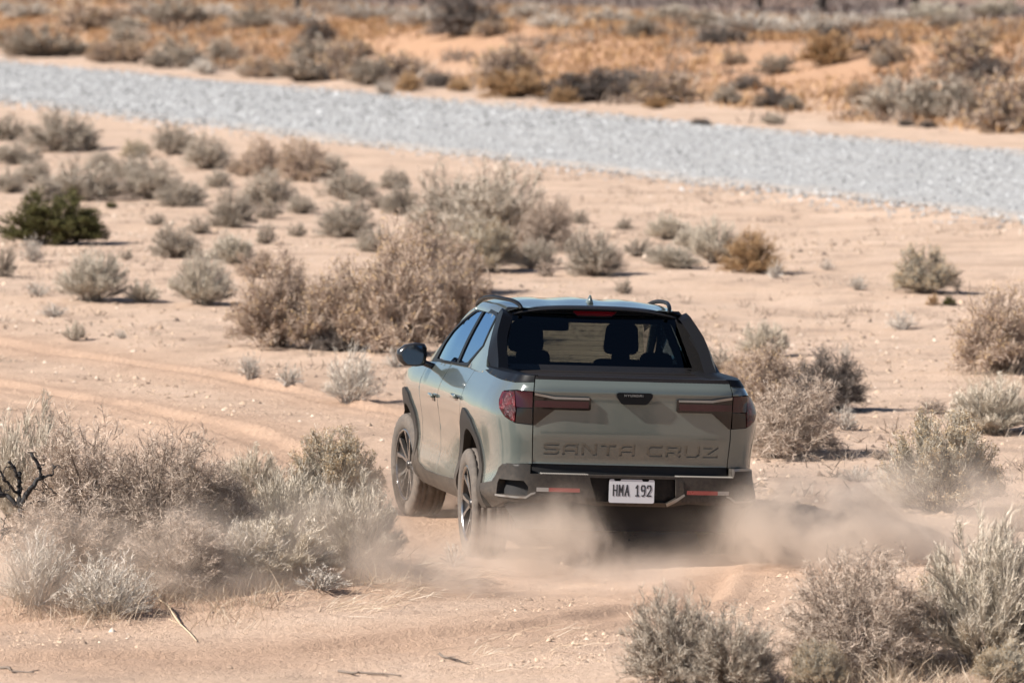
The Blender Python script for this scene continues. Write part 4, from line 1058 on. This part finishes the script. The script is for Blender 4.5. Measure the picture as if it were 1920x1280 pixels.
# ---- the brown thicket left of the cab
GB = 'shrubs of the thicket left of the cab'
for r in [
 (512, 655, 225, 185, 'brown', 'left end of the brown thicket, lower and golden topped'),
 (640, 662, 215, 215, 'brown', 'second brown shrub of the thicket, counted from its left end'),
 (745, 668, 220, 245, 'brown', 'tallest brown shrub of the thicket, above the wing mirror'),
 (850, 650, 200, 215, 'brown', 'right end of the brown thicket, against the cab'),
 (800, 560, 230, 130, 'brown', 'brown shrub at the back of the thicket'),
 (905, 512, 150, 98, 'gold', 'grey shrub between the thicket and the biggest grey shrub'),
 (622, 660, 90, 60, 'dark', 'dark twigs low in the middle of the brown thicket'),
]: shrub(*r[:5], r[5], GB, 'near', depth=.8)
for r in [
 (655, 762, 132, 112, 'white', 'bleached dead shrub on the sand in front of the wing mirror'),
 (468, 716, 58, 58, 'white', 'small pale tuft in front of the thicket, left of two'),
 (540, 729, 62, 48, 'white', 'small pale tuft in front of the thicket, right of two'),
 (742, 690, 60, 44, 'white', 'low bleached twigs under the wing mirror'),
]: shrub(*r[:5], r[5], GB)

# ---- right of the truck
GC = 'shrubs to the right of the truck'
for r in [
 (1432, 672, 92, 70, 'broom', 'pale broom shrub behind the right bed rail'),
 (1404, 725, 120, 86, 'brown', 'brown shrub just behind the right bed corner'),
 (1352, 700, 80, 58, 'sage', 'grey shrub showing just above the right bed rail'),
 (1450, 770, 170, 125, 'brown', 'mauve brown shrub behind the right tail lamp'),
 (1562, 775, 150, 118, 'dark', 'dark twiggy shrub behind the mauve one beside the tail lamp'),
 (1486, 864, 220, 175, 'tangle', 'mauve brown twiggy shrub standing right beside the tail lamp'),
 (1586, 808, 64, 58, 'white', 'whitish tuft between the dark shrub and its shadow'),
 (1862, 816, 164, 108, 'broom', 'pale silvery shrub at the right edge above the golden one'),
 (1748, 777, 74, 34, 'tangle', 'small reddish brown low shrub left of the silvery one'),
 (1768, 966, 218, 190, 'gold', 'golden tipped shrub with dark stems right of the dust cloud'),
 (1690, 955, 120, 110, 'white', 'dusty pale shrub on the left flank of the golden one'),
 (1606, 905, 74, 36, 'white', 'low dry tuft in the dust between truck and golden shrub'),
 (1904, 1000, 90, 60, 'gold', 'low tan tuft at the right edge below the golden shrub'),
 (1650, 862, 44, 22, 'tangle', 'tiny dark twigs on the sand left of the golden shrub'),
]: shrub(*r[:5], r[5], GC)

# ---- foreground right
GD = 'shrubs in the lower right corner'
for r in [
 (1860, 1268, 300, 290, 'broom', 'big silvery blue grey shrub filling the lower right corner'),
 (1615, 1275, 320, 245, 'tangle', 'big mauve grey twiggy shrub left of the silvery one at the bottom'),
 (1265, 1290, 190, 200, 'sage', 'grey olive leafy shrub at the bottom, left of the mauve one'),
 (1375, 1300, 190, 150, 'sage', 'low grey shrub at the bottom between the leafy and the mauve one'),
 (1890, 1292, 130, 90, 'gold', 'tan dry shrub at the very bottom right'),
 (1540, 1296, 110, 90, 'gold', 'tan dry shrub at the bottom edge under the mauve one'),
 (1780, 1150, 130, 90, 'gold', 'small golden tipped shrub behind the silvery corner shrub'),
]: shrub(*r[:5], r[5], GD, 'near')

# ---- foreground left
GE = 'shrubs in the lower left corner'
for r in [
 (40, 1010, 200, 255, 'broom', 'tall pale shrub at the left edge behind the burnt stump'),
 (150, 1045, 290, 285, 'tangle', 'twiggy brown shrub right behind the burnt stump'),
 (300, 1060, 300, 270, 'tangle', 'dark twiggy shrub in the middle of the lower left thicket'),
 (410, 1050, 200, 215, 'tangle', 'right hand twiggy shrub of the lower left thicket'),
 (110, 1100, 270, 165, 'tangle', 'twiggy low shrub at the foot of the burnt stump'),
 (330, 1125, 270, 150, 'tangle', 'twiggy low shrub at the front of the lower left thicket'),
 (520, 1105, 210, 120, 'broom', 'low dusty silvery shrub at the front, left of the rear wheel'),
 (60, 1160, 180, 150, 'white', 'bleached low shrub in front of the burnt stump'),
 (200, 1165, 200, 130, 'white', 'bleached low twigs at the front of the lower left thicket'),
 (470, 948, 125, 110, 'broom', 'pale silvery tuft behind the dusty shrubs left of the wheel'),
 (628, 965, 190, 160, 'gold', 'golden topped shrub left of the front wheel'),
 (540, 1040, 230, 165, 'broom', 'dusty silvery shrub in the middle left of the rear wheel'),
 (660, 1072, 190, 175, 'broom', 'dusty silvery shrub nearest to the rear wheel'),
 (450, 1100, 190, 120, 'white', 'dusty bleached twigs low in front of the silvery shrubs'),
]: shrub(*r[:5], r[5], GE, 'near')
for r in [
 (850, 1062, 60, 50, 'white', 'thin bleached twigs by the rear wheel'),
 (600, 1120, 120, 55, 'white', 'low bleached twigs in front of the silvery shrubs'),
]: shrub(*r[:5], r[5], GE, 'small')

# ---- beyond the road: the foot of the bank, its slope and its crest
GF = 'shrubs beyond the gravel road'
for r in [
 (85, 108, 124, 50, 'sage', 'wide dark grey shrub at the foot of the bank, far left'),
 (14, 80, 44, 26, 'brown', 'small brown shrub on the bank at the left edge'),
 (196, 118, 52, 36, 'brown', 'dark brown shrub right of the wide one at the foot of the bank'),
 (246, 118, 52, 36, 'brown', 'second dark brown shrub from the left at the foot of the bank'),
 (238, 92, 60, 34, 'sage', 'grey shrub behind the two dark brown ones'),
 (298, 128, 42, 30, 'sage', 'light grey shrub at the foot of the bank, left of the big pair'),
 (336, 128, 80, 52, 'sage', 'grey brown shrub pair member at the foot of the bank, a fifth across'),
 (380, 140, 42, 30, 'white', 'pale shrub nearest the road, a fifth across'),
 (420, 118, 56, 38, 'sage', 'dark grey shrub standing clear at the foot of the bank'),
 (458, 144, 34, 24, 'white', 'small pale shrub at the road edge, a quarter across'),
 (492, 146, 64, 36, 'brown', 'brown shrub at the road edge, a quarter across'),
 (566, 154, 88, 42, 'sage', 'silver grey shrub with stalks at the road edge, left of the big clump'),
 (590, 118, 80, 44, 'sage', 'grey shrub on the slope above the silver one'),
 (634, 146, 80, 56, 'brown', 'brown shrub beside the silver grey one'),
 (690, 160, 66, 44, 'sage', 'dark grey round shrub in the clump a third across'),
 (742, 152, 90, 46, 'brown', 'brown shrub right of the dark round one a third across'),
 (768, 172, 42, 30, 'orange', 'small orange shrub at the road edge'),
 (722, 178, 34, 26, 'white', 'tiny pale shrub at the road edge left of the small orange one'),
 (824, 164, 48, 28, 'dark', 'small blue grey shrub right of the orange one'),
 (862, 172, 32, 22, 'orange', 'tiny orange shrub with a dark foot'),
 (948, 150, 104, 64, 'brown', 'open twiggy brown shrub on the slope, at the middle'),
 (962, 184, 86, 48, 'orange', 'orange brown shrub with a dark heart at the road edge, middle'),
 (1022, 183, 46, 26, 'dark', 'small dark shrub right of the orange brown one'),
 (1110, 190, 116, 50, 'dark', 'dark wide shrub at the road edge, right of the middle'),
 (1170, 168, 90, 40, 'dark', 'blackish shrub on top of the dark wide one'),
 (1250, 192, 100, 46, 'brown', 'brown shrub at the right end of the dark ones'),
 (1060, 195, 40, 26, 'orange', 'tiny orange tuft left of the dark wide shrub'),
 (1235, 204, 40, 20, 'orange', 'tiny orange tuft right of the dark wide shrub'),
 (1362, 196, 50, 34, 'sage', 'small grey shrub two thirds across at the road edge'),
 (1398, 170, 54, 24, 'dark', 'dark low shrub on the slope two thirds across'),
 (1452, 200, 64, 32, 'dark', 'low blue grey shrub two thirds across'),
 (1484, 208, 38, 24, 'sage', 'tiny silver shrub in front of the low blue grey one'),
 (1425, 203, 28, 18, 'brown', 'tiny brown shrub left of the low blue grey one'),
 (1450, 140, 58, 32, 'sage', 'olive grey shrub on the open orange slope'),
 (1376, 122, 40, 24, 'brown', 'small brown shrub on the orange slope left of the olive one'),
 (1555, 120, 82, 52, 'orange', 'round orange shrub with a dark underside high on the slope'),
 (1566, 78, 60, 30, 'dark', 'dark shrub behind the round orange one'),
 (1618, 200, 62, 40, 'brown', 'brown shrub left of the long olive clump'),
 (1672, 118, 60, 36, 'brown', 'twiggy brown shrub right of the round orange one'),
 (1650, 128, 34, 24, 'sage', 'small olive shrub right of the round orange one'),
 (1680, 219, 110, 62, 'sage', 'left end of the long olive grey clump at the foot of the bank'),
 (1748, 220, 110, 66, 'sage', 'middle of the long olive grey clump at the foot of the bank'),
 (1812, 218, 90, 64, 'sage', 'right end of the long olive grey clump at the foot of the bank'),
 (1806, 148, 90, 82, 'brown', 'open brown shrub high at the right on the slope'),
 (1852, 155, 64, 40, 'dark', 'dark brown shrub below the open one at right'),
 (1900, 248, 112, 92, 'brown', 'big dark brown shrub by the road at the right edge'),
 (1830, 85, 60, 36, 'brown', 'brown shrub on the crest at the right'),
 (1700, 238, 24, 12, 'dark', 'tiny dark tuft on the far shoulder, left of two'),
 (1740, 240, 24, 14, 'dark', 'tiny dark tuft on the far shoulder, right of two'),
 (1448, 234, 34, 18, 'sage', 'tiny silver tuft on the far shoulder'),
 (1316, 236, 30, 12, 'dark', 'tiny dark tuft at the far road edge right of the middle'),
 (874, 66, 104, 72, 'dark', 'tall dark brown shrub leaning left on the crest'),
 (922, 68, 50, 30, 'brown', 'brown shrub at the foot of the tall leaning one'),
 (1200, 72, 56, 36, 'sage', 'olive shrub on the crest right of the middle'),
 (1330, 60, 70, 36, 'sage', 'pale shrub on the crest left of the brightest one'),
 (1352, 82, 70, 30, 'dark', 'blue grey shrub in front of the brightest crest shrub'),
 (1416, 62, 112, 40, 'white', 'brightest wide whitish shrub on the crest'),
 (1524, 66, 92, 44, 'white', 'whitish domed shrub on the crest below the thick trunk'),
 (1594, 52, 60, 26, 'white', 'low pale shrub on the crest right of the domed one'),
 (1672, 46, 66, 30, 'white', 'pale blue grey shrub on the crest below the two thin trunks'),
 (1756, 44, 90, 36, 'broom', 'pinkish grey shrub on the crest at the right'),
 (1860, 36, 80, 30, 'broom', 'pinkish grey shrub on the crest at the right edge'),
 (1776, 52, 50, 22, 'sage', 'grey shrub in front of the pinkish crest shrub'),
 (1256, 40, 80, 26, 'sage', 'grey shrub at the crest behind the olive one'),
 (1146, 44, 90, 28, 'white', 'low pale shrub on the crest right of the middle'),
 (1030, 54, 70, 28, 'white', 'pale round shrub on the crest right of the tall leaning one'),
 (985, 38, 76, 30, 'white', 'pale grey shrub at the back of the crest near the middle'),
 (790, 48, 110, 36, 'white', 'long pale grey shrub on the crest left of the tall leaning one'),
 (690, 40, 110, 32, 'white', 'wide pale shrub on the crest a third across'),
 (560, 52, 90, 40, 'white', 'pale shrub on the crest under the left trunk'),
 (478, 54, 80, 38, 'sage', 'olive grey shrub on the crest a quarter across'),
 (410, 34, 70, 28, 'white', 'low pale shrub on the crest between the olive and the dark one'),
 (336, 48, 84, 48, 'sage', 'tall dark grey shrub on the crest a sixth across'),
 (272, 30, 70, 26, 'white', 'pale flat shrub on the crest left of the tall dark one'),
 (206, 52, 70, 34, 'brown', 'brown shrub on the crest at the left'),
 (150, 60, 80, 50, 'brown', 'mauve brown shrub on the crest, second from the left'),
 (60, 34, 90, 28, 'white', 'pale blue grey shrub on the crest at the far left'),
 (14, 24, 50, 20, 'white', 'pale shrub on the crest cut by the left edge'),
 (240, 60, 60, 24, 'sage', 'grey shrub in the orange grass at the left'),
 (600, 82, 60, 40, 'dark', 'blue grey leaning shrub in the orange grass'),
 (660, 112, 60, 40, 'brown', 'brown shrub in the orange grass a third across'),
 (1640, 100, 60, 24, 'dark', 'dark low shrub in a slope hollow at right'),
]: shrub(*r[:5], r[5], GF, 'far', depth=1.3)

# ---- joshua tree trunks standing at the top of the picture
M_bark = simple('joshua_bark', (.050, .040, .035), .95, bump=.5)
M_spike = attr_mat('joshua_spikes', g3((.05, .055, .03), (.09, .095, .05), (.14, .14, .08)))
def joshua(px, py, hgt, r, label, seed):
    rs = np.random.RandomState(seed); x, y, z = ground_at(px, py)
    e = empty('joshua_tree', (x, y, z), rs.uniform(0, 6)); tag(e, label, 'tree', 'joshua trees beyond the crest')
    lean = rs.normal(0, .12, 2)
    top = np.array([lean[0] * 2, lean[1] * 2, hgt * .55])
    V, F_ = tube([(0, 0, -.1), (lean[0] * .6, lean[1] * .6, hgt * .22), tuple(top)], [r * 1.25, r, r * .85], 9)
    mesh_obj('trunk', V, F_, M_bark, e)
    tips = []; LV, LF = [], []
    for k in range(4):
        an = k * 1.57 + rs.uniform(-.4, .4); d = np.array([math.cos(an), math.sin(an), 1.0])
        p1 = top + d * hgt * .14; p2 = p1 + np.array([d[0] * .5, d[1] * .5, 1.4]) * hgt * .16
        v, f = tube([top - np.array([0, 0, .15]), p1, p2], [r * .8, r * .65, r * .6], 7)
        LF += [tuple(i + len(LV) for i in q_) for q_ in f]; LV += list(v); tips += [p2, p1 * .4 + p2 * .6]
    mesh_obj('limbs', LV, LF, M_bark, e)
    Q = np.repeat(np.array(tips), 90, axis=0); D = unit(rs.normal(0, 1, Q.shape) + np.array([0, 0, .3]))
    v, t, a_ = ribbons(Q, Q + D * .18, Q + D * .38, .03, rs, rs.uniform(0, 1, len(Q)))
    link(bpy.data.objects.new('crown', tri_mesh('crown', v, t, M_spike, a_)), e)
for i, (px, py, hg, r, lb) in enumerate([
 (557, 22, 4.2, .14, 'joshua tree trunk cut by the top edge, leftmost of all'), (793, 12, 3.2, .12, 'short joshua tree stem at the top edge left of the middle'),
 (1424, 18, 4.0, .13, 'thin joshua tree trunk at the top edge, above the brightest shrub'), (1538, 26, 5.0, .20, 'thickest joshua tree trunk at the top edge'),
 (1686, 14, 4.0, .13, 'joshua tree trunk at the top edge right of the thickest, left of two'), (1715, 16, 4.4, .16, 'joshua tree trunk at the top edge right of the thickest, right of two')]):
    joshua(px, py, hg, r, lb, 50 + i)

# ---- dry orange grass on the bank, far scrub on the plain, near grass: masses nobody could count
def grass(name, X, Y, per, hgt, width, spread, stops, seed, label, lean=.35):
    rs = np.random.RandomState(seed); n = len(X) * per
    bx = np.repeat(X, per) + rs.normal(0, 1, n) * np.repeat(spread, per); by = np.repeat(Y, per) + rs.normal(0, 1, n) * np.repeat(spread, per)
    bz = gh(bx, by); H_ = np.repeat(hgt, per) * rs.uniform(.45, 1, n)
    P0 = np.stack([bx, by, bz - .01], 1); D = unit(np.stack([rs.normal(0, lean, n), rs.normal(0, lean, n), np.ones(n)], 1))
    P2 = P0 + D * H_[:, None]; P1 = (P0 + P2) / 2 + np.stack([rs.normal(0, .05, n) * H_, rs.normal(0, .05, n) * H_, .06 * H_], 1)
    va = np.clip(np.repeat(rs.uniform(.1, .9, len(X)), per) + rs.normal(0, .15, n), 0, 1)
    v, t, a_ = ribbons(P0, P1, P2, width * rs.uniform(.6, 1.2, n), rs, va)
    o = link(bpy.data.objects.new(name, tri_mesh(name, v, t, attr_mat(name + '_blades', stops, .85, .2), a_)))
    tag(o, label, 'grass', kind='stuff'); return o
rs = np.random.RandomState(21)
n = 12000
q = 49.5 + 24 * rs.uniform(0, 1, n) ** .9; l = rs.uniform(95, 270, n); X, Y = road_pt(q, l)
keep = (abs(X) < Y * .105 + 8) & (np.sin(X * .45 + 1.1 * np.sin(Y * .09)) + np.sin(Y * .12 + X * .2 + 2) + rs.normal(0, .6, n) > -.9)
X, Y = X[keep], Y[keep]
grass('dry_slope_grass', X, Y, 10, rs.uniform(.12, .46, len(X)), .05, rs.uniform(.15, .45, len(X)), g3((.22, .125, .065), (.36, .215, .11), (.51, .335, .185)), 22, 'orange dry grass covering the sandy bank beyond the road', .85)
n = 1400
q = 47.5 + 26 * rs.uniform(0, 1, n); l = rs.uniform(95, 290, n); X, Y = road_pt(q, l)
keep = (abs(X) < Y * .105 + 8) & (np.sin(X * .7 + Y * .13) + np.sin(Y * .21 - X * .35 + 1) + rs.normal(0, .5, n) > -.2); X, Y = X[keep], Y[keep]
o = grass('slope_scrub', X, Y, 26, rs.uniform(.25, .75, len(X)), .045, rs.uniform(.15, .38, len(X)), g3((.15, .11, .085), (.30, .235, .185), (.46, .38, .31)), 24, 'grey brown low scrub filling the gaps between the shrubs on the bank', .75); o['category'] = 'scrub'
n = 2600
q = 72 + 40 * rs.uniform(0, 1, n); l = rs.uniform(90, 380, n); X, Y = road_pt(q, l); keep = abs(X) < Y * .11 + 8; X, Y = X[keep], Y[keep]
o = grass('far_scrub', X, Y, 14, rs.uniform(.18, .5, len(X)), .10, rs.uniform(.2, .6, len(X)), g3((.10, .075, .065), (.19, .15, .135), (.30, .255, .23)), 23, 'mauve brown scrub covering the plain beyond the crest', .6); o['category'] = 'scrub'
rs = np.random.RandomState(61)
n = 3200
Y = 44 + 70 * rs.uniform(0, 1, n) ** 1.2; X = rs.uniform(-1, 1, n) * (Y * .10 + 2); keep = (X * QX + Y * QY < ROAD0 - .6) & (rut_profile(X, Y)[1] < .3) & (np.sin(X * .8 + 1.3 * np.sin(Y * .25)) + np.sin(Y * .33 - X * .4) + rs.normal(0, .5, n) > .1)
X, Y = X[keep], Y[keep]
grass('dry_tufts', X, Y, 12, rs.uniform(.05, .19, len(X)), .009, rs.uniform(.03, .09, len(X)), g3((.13, .10, .08), (.27, .21, .165), (.50, .42, .345)), 62, 'tiny dry tufts and twigs dotted over the sandy flat', 1.1)
# short straw in and around the near shrubs
def near_patch(cells, seed, nper):
    rs = np.random.RandomState(seed); XX, YY = [], []
    for x0, x1, y0, y1, k in cells:
        for _ in range(k):
            gx_, gy_, _z = ground_at(rs.uniform(x0, x1), rs.uniform(y0, y1)); XX.append(gx_); YY.append(gy_)
    return np.array(XX), np.array(YY)
X, Y = near_patch([(-20, 520, 1090, 1175, 110), (180, 560, 1060, 1150, 60), (430, 760, 1040, 1110, 60), (1560, 1930, 1240, 1300, 70), (1800, 1930, 690, 740, 50), (1480, 1700, 1255, 1290, 40)], 31, 0)
rs = np.random.RandomState(32)
grass('dry_straw', X, Y, 14, rs.uniform(.10, .30, len(X)), .0038, rs.uniform(.05, .14, len(X)), g3((.34, .25, .17), (.48, .38, .28), (.62, .52, .41)), 33, 'short dry straw growing among the near shrubs', .8)
n = 900                                         # dead stalks lying by the rear wheel and among the shrubs
X, Y = near_patch([(760, 900, 1070, 1105, 22), (640, 800, 1085, 1125, 16), (540, 760, 1120, 1150, 12), (1180, 1330, 1150, 1190, 8), (1420, 1560, 1180, 1230, 8), (900, 1100, 1180, 1260, 8)], 41, 0)
per = 8; rs = np.random.RandomState(42); n = len(X) * per
bx = np.repeat(X, per) + rs.normal(0, .12, n); by = np.repeat(Y, per) + rs.normal(0, .12, n); an = rs.normal(.1, .55, n); L_ = rs.uniform(.06, .26, n)
P0 = np.stack([bx, by, gh(bx, by) + .004], 1); P2 = P0 + np.stack([np.cos(an) * L_, np.sin(an) * L_, rs.uniform(0, .05, n)], 1); P1 = (P0 + P2) / 2 + np.stack([rs.normal(0, .01, n), rs.normal(0, .01, n), rs.uniform(.005, .04, n)], 1)
v, t, a_ = ribbons(P0, P1, P2, .0032, rs, rs.uniform(0, 1, n))
tag(link(bpy.data.objects.new('straw_litter', tri_mesh('straw_litter', v, t, attr_mat('straw_litter', g3((.48, .36, .25), (.62, .50, .37), (.76, .66, .53)), .8, .1), a_))), 'bleached fallen stalks strewn on the sand by the rear wheel', 'straw', kind='stuff')

# ---- burnt stump, sticks
M_char = simple('charred_wood', (.014, .012, .012), .75, bump=.6)
M_stick = simple('pale_stick', (.55, .42, .28), .8, var=.15); M_stickd = simple('grey_stick', (.16, .125, .10), .85, var=.2)
def branchy(name, base, segs, m, root):
    V, F_ = [], []
    for pts, r0, r1 in segs:
        P = catmull(pts, 5); P = P + np.random.RandomState(len(V) + 3).normal(0, .006, P.shape)
        v, f = tube(P, np.linspace(r0, r1, len(P)) * .72, 7)
        F_ += [tuple(i + len(V) for i in q_) for q_ in f]; V += list(v)
    return mesh_obj(name, V, F_, m, root)
x, y, z = ground_at(45, 1075)
st = empty('burnt_stump', (x, y, z)); tag(st, 'black charred shrub stump with broken branches at the left edge', 'stump')
branchy('trunk', None, [([(.06, 0, -.03), (.03, 0, .22), (-.02, .0, .42)], .052, .034)], M_char, st)
br = [([(-.02, 0, .40), (.05, -.02, .55), (.13, -.02, .62)], .03, .017), ([(.12, -.02, .60), (.10, -.03, .68), (.05, -.03, .77)], .019, .014), ([(.12, -.02, .61), (.18, -.02, .63), (.20, .0, .68)], .013, .005),
      ([(-.02, 0, .41), (-.03, .03, .56), (-.03, .03, .64)], .028, .021), ([(-.03, .03, .60), (-.07, .02, .68), (-.10, .03, .71)], .016, .012), ([(-.02, 0, .42), (-.14, .02, .50), (-.26, .0, .46), (-.36, 0, .50)], .024, .010),
      ([(-.12, .02, .49), (-.20, .04, .60), (-.30, .02, .64), (-.40, 0, .60)], .014, .007), ([(-.03, .02, .50), (-.12, -.03, .60), (-.16, -.03, .68), (-.26, -.02, .70)], .014, .006), ([(.02, 0, .25), (-.12, -.02, .28), (-.26, -.05, .22), (-.38, -.05, .24)], .026, .014),
      ([(-.1, -.02, .27), (-.2, -.06, .16), (-.3, -.08, .12)], .014, .008), ([(.0, 0, .44), (.12, .03, .46), (.20, .05, .50)], .010, .004), ([(-.22, 0, .47), (-.30, -.03, .55), (-.28, -.04, .62)], .009, .004), ([(.02, 0, .3), (.14, -.03, .38), (.19, -.02, .36)], .009, .003)]
for q_ in br: branchy('branch', None, [q_], M_char, st)
_rs = np.random.RandomState(77)
for q_ in br * 2:
    p0 = np.array(q_[0][-1 if _rs.rand() < .5 else 1], float); d0 = unit(_rs.normal(0, 1, 3) + np.array([0, -.2, .5])) * _rs.uniform(.06, .15)
    branchy('twig', None, [([tuple(p0), tuple(p0 + d0 * .5 + _rs.normal(0, .015, 3)), tuple(p0 + d0)], .006, .0025)], M_char, st)
def stick(label, pa, pb, r, m, bend, seed, lift=0):
    a = np.array(ground_at(*pa)); b = np.array(ground_at(*pb)); rs = np.random.RandomState(seed)
    e0 = a.copy(); n = 7; t = np.linspace(0, 1, n)[:, None]; P = a + (b - a) * t
    P[:, 2] = gh(P[:, 0], P[:, 1]) + r * .8 + lift * np.sin(t[:, 0] * math.pi) + rs.uniform(0, bend, n); P[:, :2] += rs.normal(0, bend, (n, 2))
    V, F_ = tube(P - e0, np.linspace(r, r * .45, n), 6)
    segs_f = list(F_); V = list(V)
    for k in (2, 4):
        p0 = P[k] - e0; d = np.array([rs.normal(0, .07), rs.normal(0, .07), rs.uniform(.005, .03)])
        v, f = tube([p0, p0 + d * .6, p0 + d], [r * .5, r * .4, r * .2], 5); segs_f += [tuple(i + len(V) for i in q_) for q_ in f]; V += list(v)
    o = mesh_obj('fallen_stick', V, segs_f, m); o.location = e0; tag(o, label, 'stick', 'sticks lying on the sand'); return o
stick('long pale bent stick lying on the sand below the left thicket', (296, 1105), (366, 1206), .007, M_stick, .012, 1, .03)
stick('dark stick with twigs at the bottom edge left of the middle', (640, 1264), (752, 1270), .009, M_stickd, .012, 2)
stick('grey stick lying right of the middle at the bottom', (820, 1232), (880, 1246), .008, M_stickd, .008, 4)
stick('thin dark stick lying at the lower left corner', (5, 1256), (66, 1266), .009, M_stickd, .008, 5)
stick('pale thin stick right of the golden shrub', (1800, 985), (1885, 1000), .006, M_stick, .01, 8)
stick('pale stick in the lower right corner under the silvery shrub', (1830, 1262), (1870, 1282), .010, M_stick, .01, 9)

# ---- the dust the wheels throw up
m_dust, nt, out = new_mat('trail_dust')
geo = N(nt, 'ShaderNodeNewGeometry'); pos = geo.outputs['Position']
wob = N(nt, 'ShaderNodeTexNoise'); wob.inputs['Scale'].default_value = 1.1; wob.inputs['Detail'].default_value = 1; nt.links.new(pos, wob.inputs['Vector'])
def vmath(op, a, b):
    n = nt.nodes.new('ShaderNodeVectorMath'); n.operation = op
    for i, v in enumerate((a, b)):
        if isinstance(v, tuple): n.inputs[i].default_value = v
        elif v is not None: nt.links.new(v, n.inputs[i])
    return n.outputs['Value'] if op in ('LENGTH', 'DOT_PRODUCT') else n.outputs[0]
wv = vmath('MULTIPLY', vmath('SUBTRACT', wob.outputs['Color'], (.5, .5, .5)), (.9, .9, .55))
wp = vmath('ADD', pos, wv)
tot = None
PUFFS = [((.25, 38.0, .06), (.70, .7, .56), 2.4), ((.75, 37.6, .0), (1.1, .6, .26), .8), ((1.0, 39.2, .05), (.9, .6, .42), .8), ((1.25, 38.0, .05), (.75, .5, .44), .25), ((2.0, 38.4, .08), (.85, .9, .70), 2.5), ((2.8, 38.9, .10), (1.3, 1.1, .76), 1.3),
         ((-1.2, 36.7, .08), (1.5, 1.0, .66), 1.0), ((-2.6, 36.0, .05), (1.7, .8, .72), 1.15), ((.2, 36.9, .03), (1.8, 1.0, .36), .65), ((-.55, 42.3, .10), (.8, .8, .42), 1.5), ((-.2, 38.7, .0), (.65, .55, .32), 1.9)]
for c0, r0, amp in PUFFS:
    d = vmath('LENGTH', vmath('DIVIDE', vmath('SUBTRACT', wp, c0), r0), None)
    mr = N(nt, 'ShaderNodeMapRange'); mr.interpolation_type = 'SMOOTHSTEP'; nt.links.new(d, mr.inputs[0]); mr.inputs[1].default_value = 1.05; mr.inputs[2].default_value = .1; mr.inputs[3].default_value = 0; mr.inputs[4].default_value = amp
    tot = mr.outputs[0] if tot is None else math_node(nt, 'ADD', tot, mr.outputs[0])
cl = noise(nt, wp, 2.3, 4, .66)
clr = N(nt, 'ShaderNodeMapRange'); nt.links.new(cl, clr.inputs[0]); clr.inputs[1].default_value = .42; clr.inputs[2].default_value = .63; clr.inputs[3].default_value = .07; clr.inputs[4].default_value = 3.8
den = math_node(nt, 'MULTIPLY', tot, clr.outputs[0])
pv = N(nt, 'ShaderNodeVolumePrincipled'); pv.inputs['Color'].default_value = (.92, .765, .64, 1); pv.inputs['Anisotropy'].default_value = .15
nt.links.new(den, pv.inputs['Density']); nt.links.new(pv.outputs[0], out.inputs['Volume'])
m_dust.cycles.volume_step_rate = .9
V, F_ = rbox((8.9, 8.5, 1.3), (-.2, 39.2, .48), None, 0)
o = mesh_obj('dust_cloud', V, F_, m_dust, None, False); tag(o, 'pale brown dust whirling behind and beside the truck wheels', 'dust', kind='stuff')
print('SCRIPT', round(time.time() - T0, 1), 's; tris', sum(len(m.polygons) for m in bpy.data.meshes))
